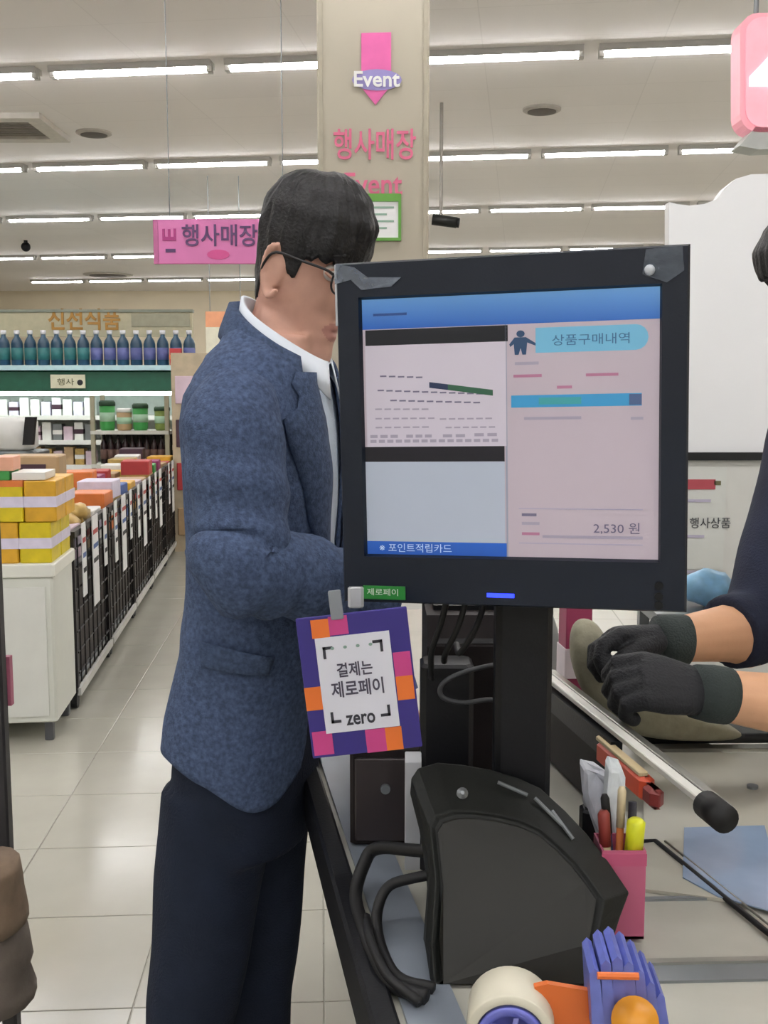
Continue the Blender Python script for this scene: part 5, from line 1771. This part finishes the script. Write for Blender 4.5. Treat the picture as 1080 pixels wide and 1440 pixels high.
for a_ in (ankN, ankF):
    m = MB()
    secs = [(-.075, .026, .05), (-.06, .036, .062), (-.02, .038, .064), (.04, .040, .050), (.10, .046, .038), (.15, .044, .032), (.185, .028, .024)]
    m.loft([[V((a_.x + x * .95, a_.y, 0)) + V((-x * math.sin(AM) * -.3, w * math.cos(2 * PI * j / 16) + x * math.sin(AM) * .5, .004 + h_ * (1 + math.sin(2 * PI * j / 16)) * .75)) for j in range(16)] for x, w, h_ in secs])
    m.build('shoe', mat('black_leather', '131215', .35), MAN, True)

# ---- the cashier at the right edge
CAS = thing('person', 'cashier in a navy shirt and black work gloves cut off by the right edge', 'person', V((.80, 1.78, 0)))
AC = math.radians(188)
cf, cl_ = V((math.cos(AC), math.sin(AC), 0)), V((-math.sin(AC), math.cos(AC), 0))
CC = V((.80, 1.76, 0))


def LC(x, y, z): return CC + cf * x + cl_ * y + V((0, 0, z))


CHC = V((.690, 1.72, 1.61))
CHM = Matrix.Translation(CHC) @ Matrix.Rotation(math.radians(192), 4, 'Z') @ Matrix.Rotation(math.radians(14), 4, 'Y') @ Matrix.Scale(.94, 4)
CT = [(z, (v[0] + .01, v[1] + .01, v[2] + .015, v[3])) for z, v in TOR_]


def ctorso(z, off=0.0, n=40):
    f_, b_, w_, cx = interp(CT, z)
    return ell(LC(cx, 0, z), cf, cl_, b_ + off, w_ + off, n, 2.4, f_ + off)


csN, ceN, cwN = LC(.0, .165, 1.415), V((.675, 1.45, .992)), P(1004, 976, 1.40)
csF, ceF, cwF = LC(.0, -.165, 1.415), P(1066, 885, 1.70), P(948, 900, 1.60)
body = MB()
add_head(body, CHM)
body.tube(catmull([LC(.0, 0, 1.40), LC(.018, 0, 1.48), CHM @ V((-.012, 0, -.07)), CHM @ V((-.008, 0, -.03))], 5), [.055] * 5 + [.052] * 5 + [.05] * 6, 20)
body.loft([ctorso(.80 + .72 * i / 26) for i in range(27)])
for s_, e_, w_ in ((csN, ceN, cwN), (csF, ceF, cwF)):
    limb(body, [s_, s_.lerp(e_, .5), e_, e_.lerp(w_, .35), w_], [.054, .050, .047, .047, .034])
cl1 = [(LC(-.03, .075, .86), LC(-.01, .08, .47), LC(-.03, .08, .085)), (LC(-.03, -.075, .86), LC(.0, -.08, .47), LC(-.02, -.08, .085))]
for h_, k_, a_ in cl1:
    limb(body, [h_, h_.lerp(k_, .5), k_, k_.lerp(a_, .35), a_, a_ - V((0, 0, .04))], [.08, .066, .05, .048, .034, .034])
dN = (cwN - ceN).normalized()
dN2 = V((-.92, -.05, .20)).normalized()
dF = V((-.97, -.10, .05)).normalized()
handN = (cwN + dN * .012, dN2, V((-.25, .55, -.75)), V((.1, .75, .6)), (.55, .95, .7))
handF = (cwF + dF * .012, dF, V((-.2, -.35, -.9)), V((0, -.9, .4)), (.5, .8, .6))
hand(body, *handN, k=1.06)
hand(body, *handF)
bo = body.build('body', SKIN2, CAS, True)
bake(bo, [('REMESH', dict(mode='VOXEL', voxel_size=.0042, use_smooth_shade=True)), ('SMOOTH', dict(factor=.5, iterations=3))])
eyes_brows(CAS, CHM, HAIR, 2)
hair_cap(CHM, lambda ph: interp([(0, .035), (.8, .03), (1.2, .0), (1.6, -.06), (2.2, -.09), (PI, -.10)], abs(ph)), lambda ph, z, t: interp([(0, .022), (1.2, .022), (PI, .03)], abs(ph)) * (.8 + .3 * math.sin(min(1, t * 1.5) * PI)), 8.0, .004).build('hair', HAIR, CAS, True)
GLOV = mat('black_glove', '16171c', .7, var=.2, bump=.3, bscale=260)
CUFF = mat('grey_green_cuff', '2f3836', .8, var=.12, bump=.3, bscale=300)
for hd, dd, ww in ((handN, dN, cwN), (handF, dF, cwF)):
    g_ = MB()
    hand(g_, hd[0], hd[1], hd[2], hd[3], hd[4], inf=.0048, k=1.06 if hd is handN else 1.0)
    go = g_.build('glove', GLOV, CAS, True)
    bake(go, [('REMESH', dict(mode='VOXEL', voxel_size=.003, use_smooth_shade=True)), ('SMOOTH', dict(factor=.5, iterations=2))])
    MB().tube([ww - dd * .022, ww - dd * .019, ww + dd * .004, ww + dd * .03], [.034, .0385, .039, .036], 28, wob=lambda f_, th: 1 + .012 * math.sin(th * 14)).build('glove_cuff', CUFF, go, True)
NAVY = mat('navy_cotton', '1b2238', .85, var=.15, scale=20, bump=.3, bscale=300)
m = MB()
m.loft([ctorso(.83 + .67 * i / 24, .012) for i in range(25)])
for s_, e_, w_, end in ((csN, ceN, cwN, .86), (csF, ceF, cwF, 1.3)):
    pts = [s_ + V((0, 0, .012)), s_.lerp(e_, .3), s_.lerp(e_, .65)]
    pts += [s_.lerp(e_, end)] if end < 1 else [s_.lerp(e_, .95), e_.lerp(w_, .36)]
    path = catmull(pts, 7)
    m.tube(path, [.070 - .010 * i / len(path) for i in range(len(path))], 22, up=(.3, .2, .9), wob=lambda f_, th: 1 + .06 * noise.noise(V((f_ * 6, math.cos(th) * 1.4, math.sin(th) * 1.4))))
cs_ = m.build('shirt', NAVY, CAS, True)
bake(cs_, [('REMESH', dict(mode='VOXEL', voxel_size=.006, use_smooth_shade=True)), ('SMOOTH', dict(factor=.5, iterations=2))])
cc_ = []
for z, ra, rb in ((1.49, .062, .066), (1.525, .058, .06), (1.52, .063, .066), (1.485, .078, .085)):
    cc_.append([LC(.022 + ra * math.cos(.3 + (2 * PI - .6) * j / 28), rb * math.sin(.3 + (2 * PI - .6) * j / 28), z - .02 * math.cos(.3 + (2 * PI - .6) * j / 28)) for j in range(29)])
MB().loft(cc_, caps=False, closed=False).build('shirt_collar', NAVY, cs_, True)
m = MB()
m.loft([ctorso(z, .008) for z in (.80, .85, .91, .97)])
for h_, k_, a_ in cl1:
    path = catmull([h_ + V((0, 0, .02)), h_.lerp(k_, .5), k_, k_.lerp(a_, .5), a_ + V((0, 0, -.02))], 8)
    m.tube(path, [interp([(0, .095), (.5, .066), (1, .058)], i / (len(path) - 1)) for i in range(len(path))], 22, up=(.9, .1, .1))
tr = m.build('trousers', BLACKF, CAS, True)
bake(tr, [('REMESH', dict(mode='VOXEL', voxel_size=.009, use_smooth_shade=True))])
for h_, k_, a_ in cl1:
    MB().loft([[V((a_.x - x, a_.y + w * math.cos(2 * PI * j / 14), .004 + hh * (1 + math.sin(2 * PI * j / 14)) * .75)) for j in range(14)] for x, w, hh in ((-.075, .026, .05), (-.05, .037, .062), (.04, .04, .05), (.12, .045, .036), (.18, .028, .024))]).build('shoe', MATS['black_leather'], CAS, True)
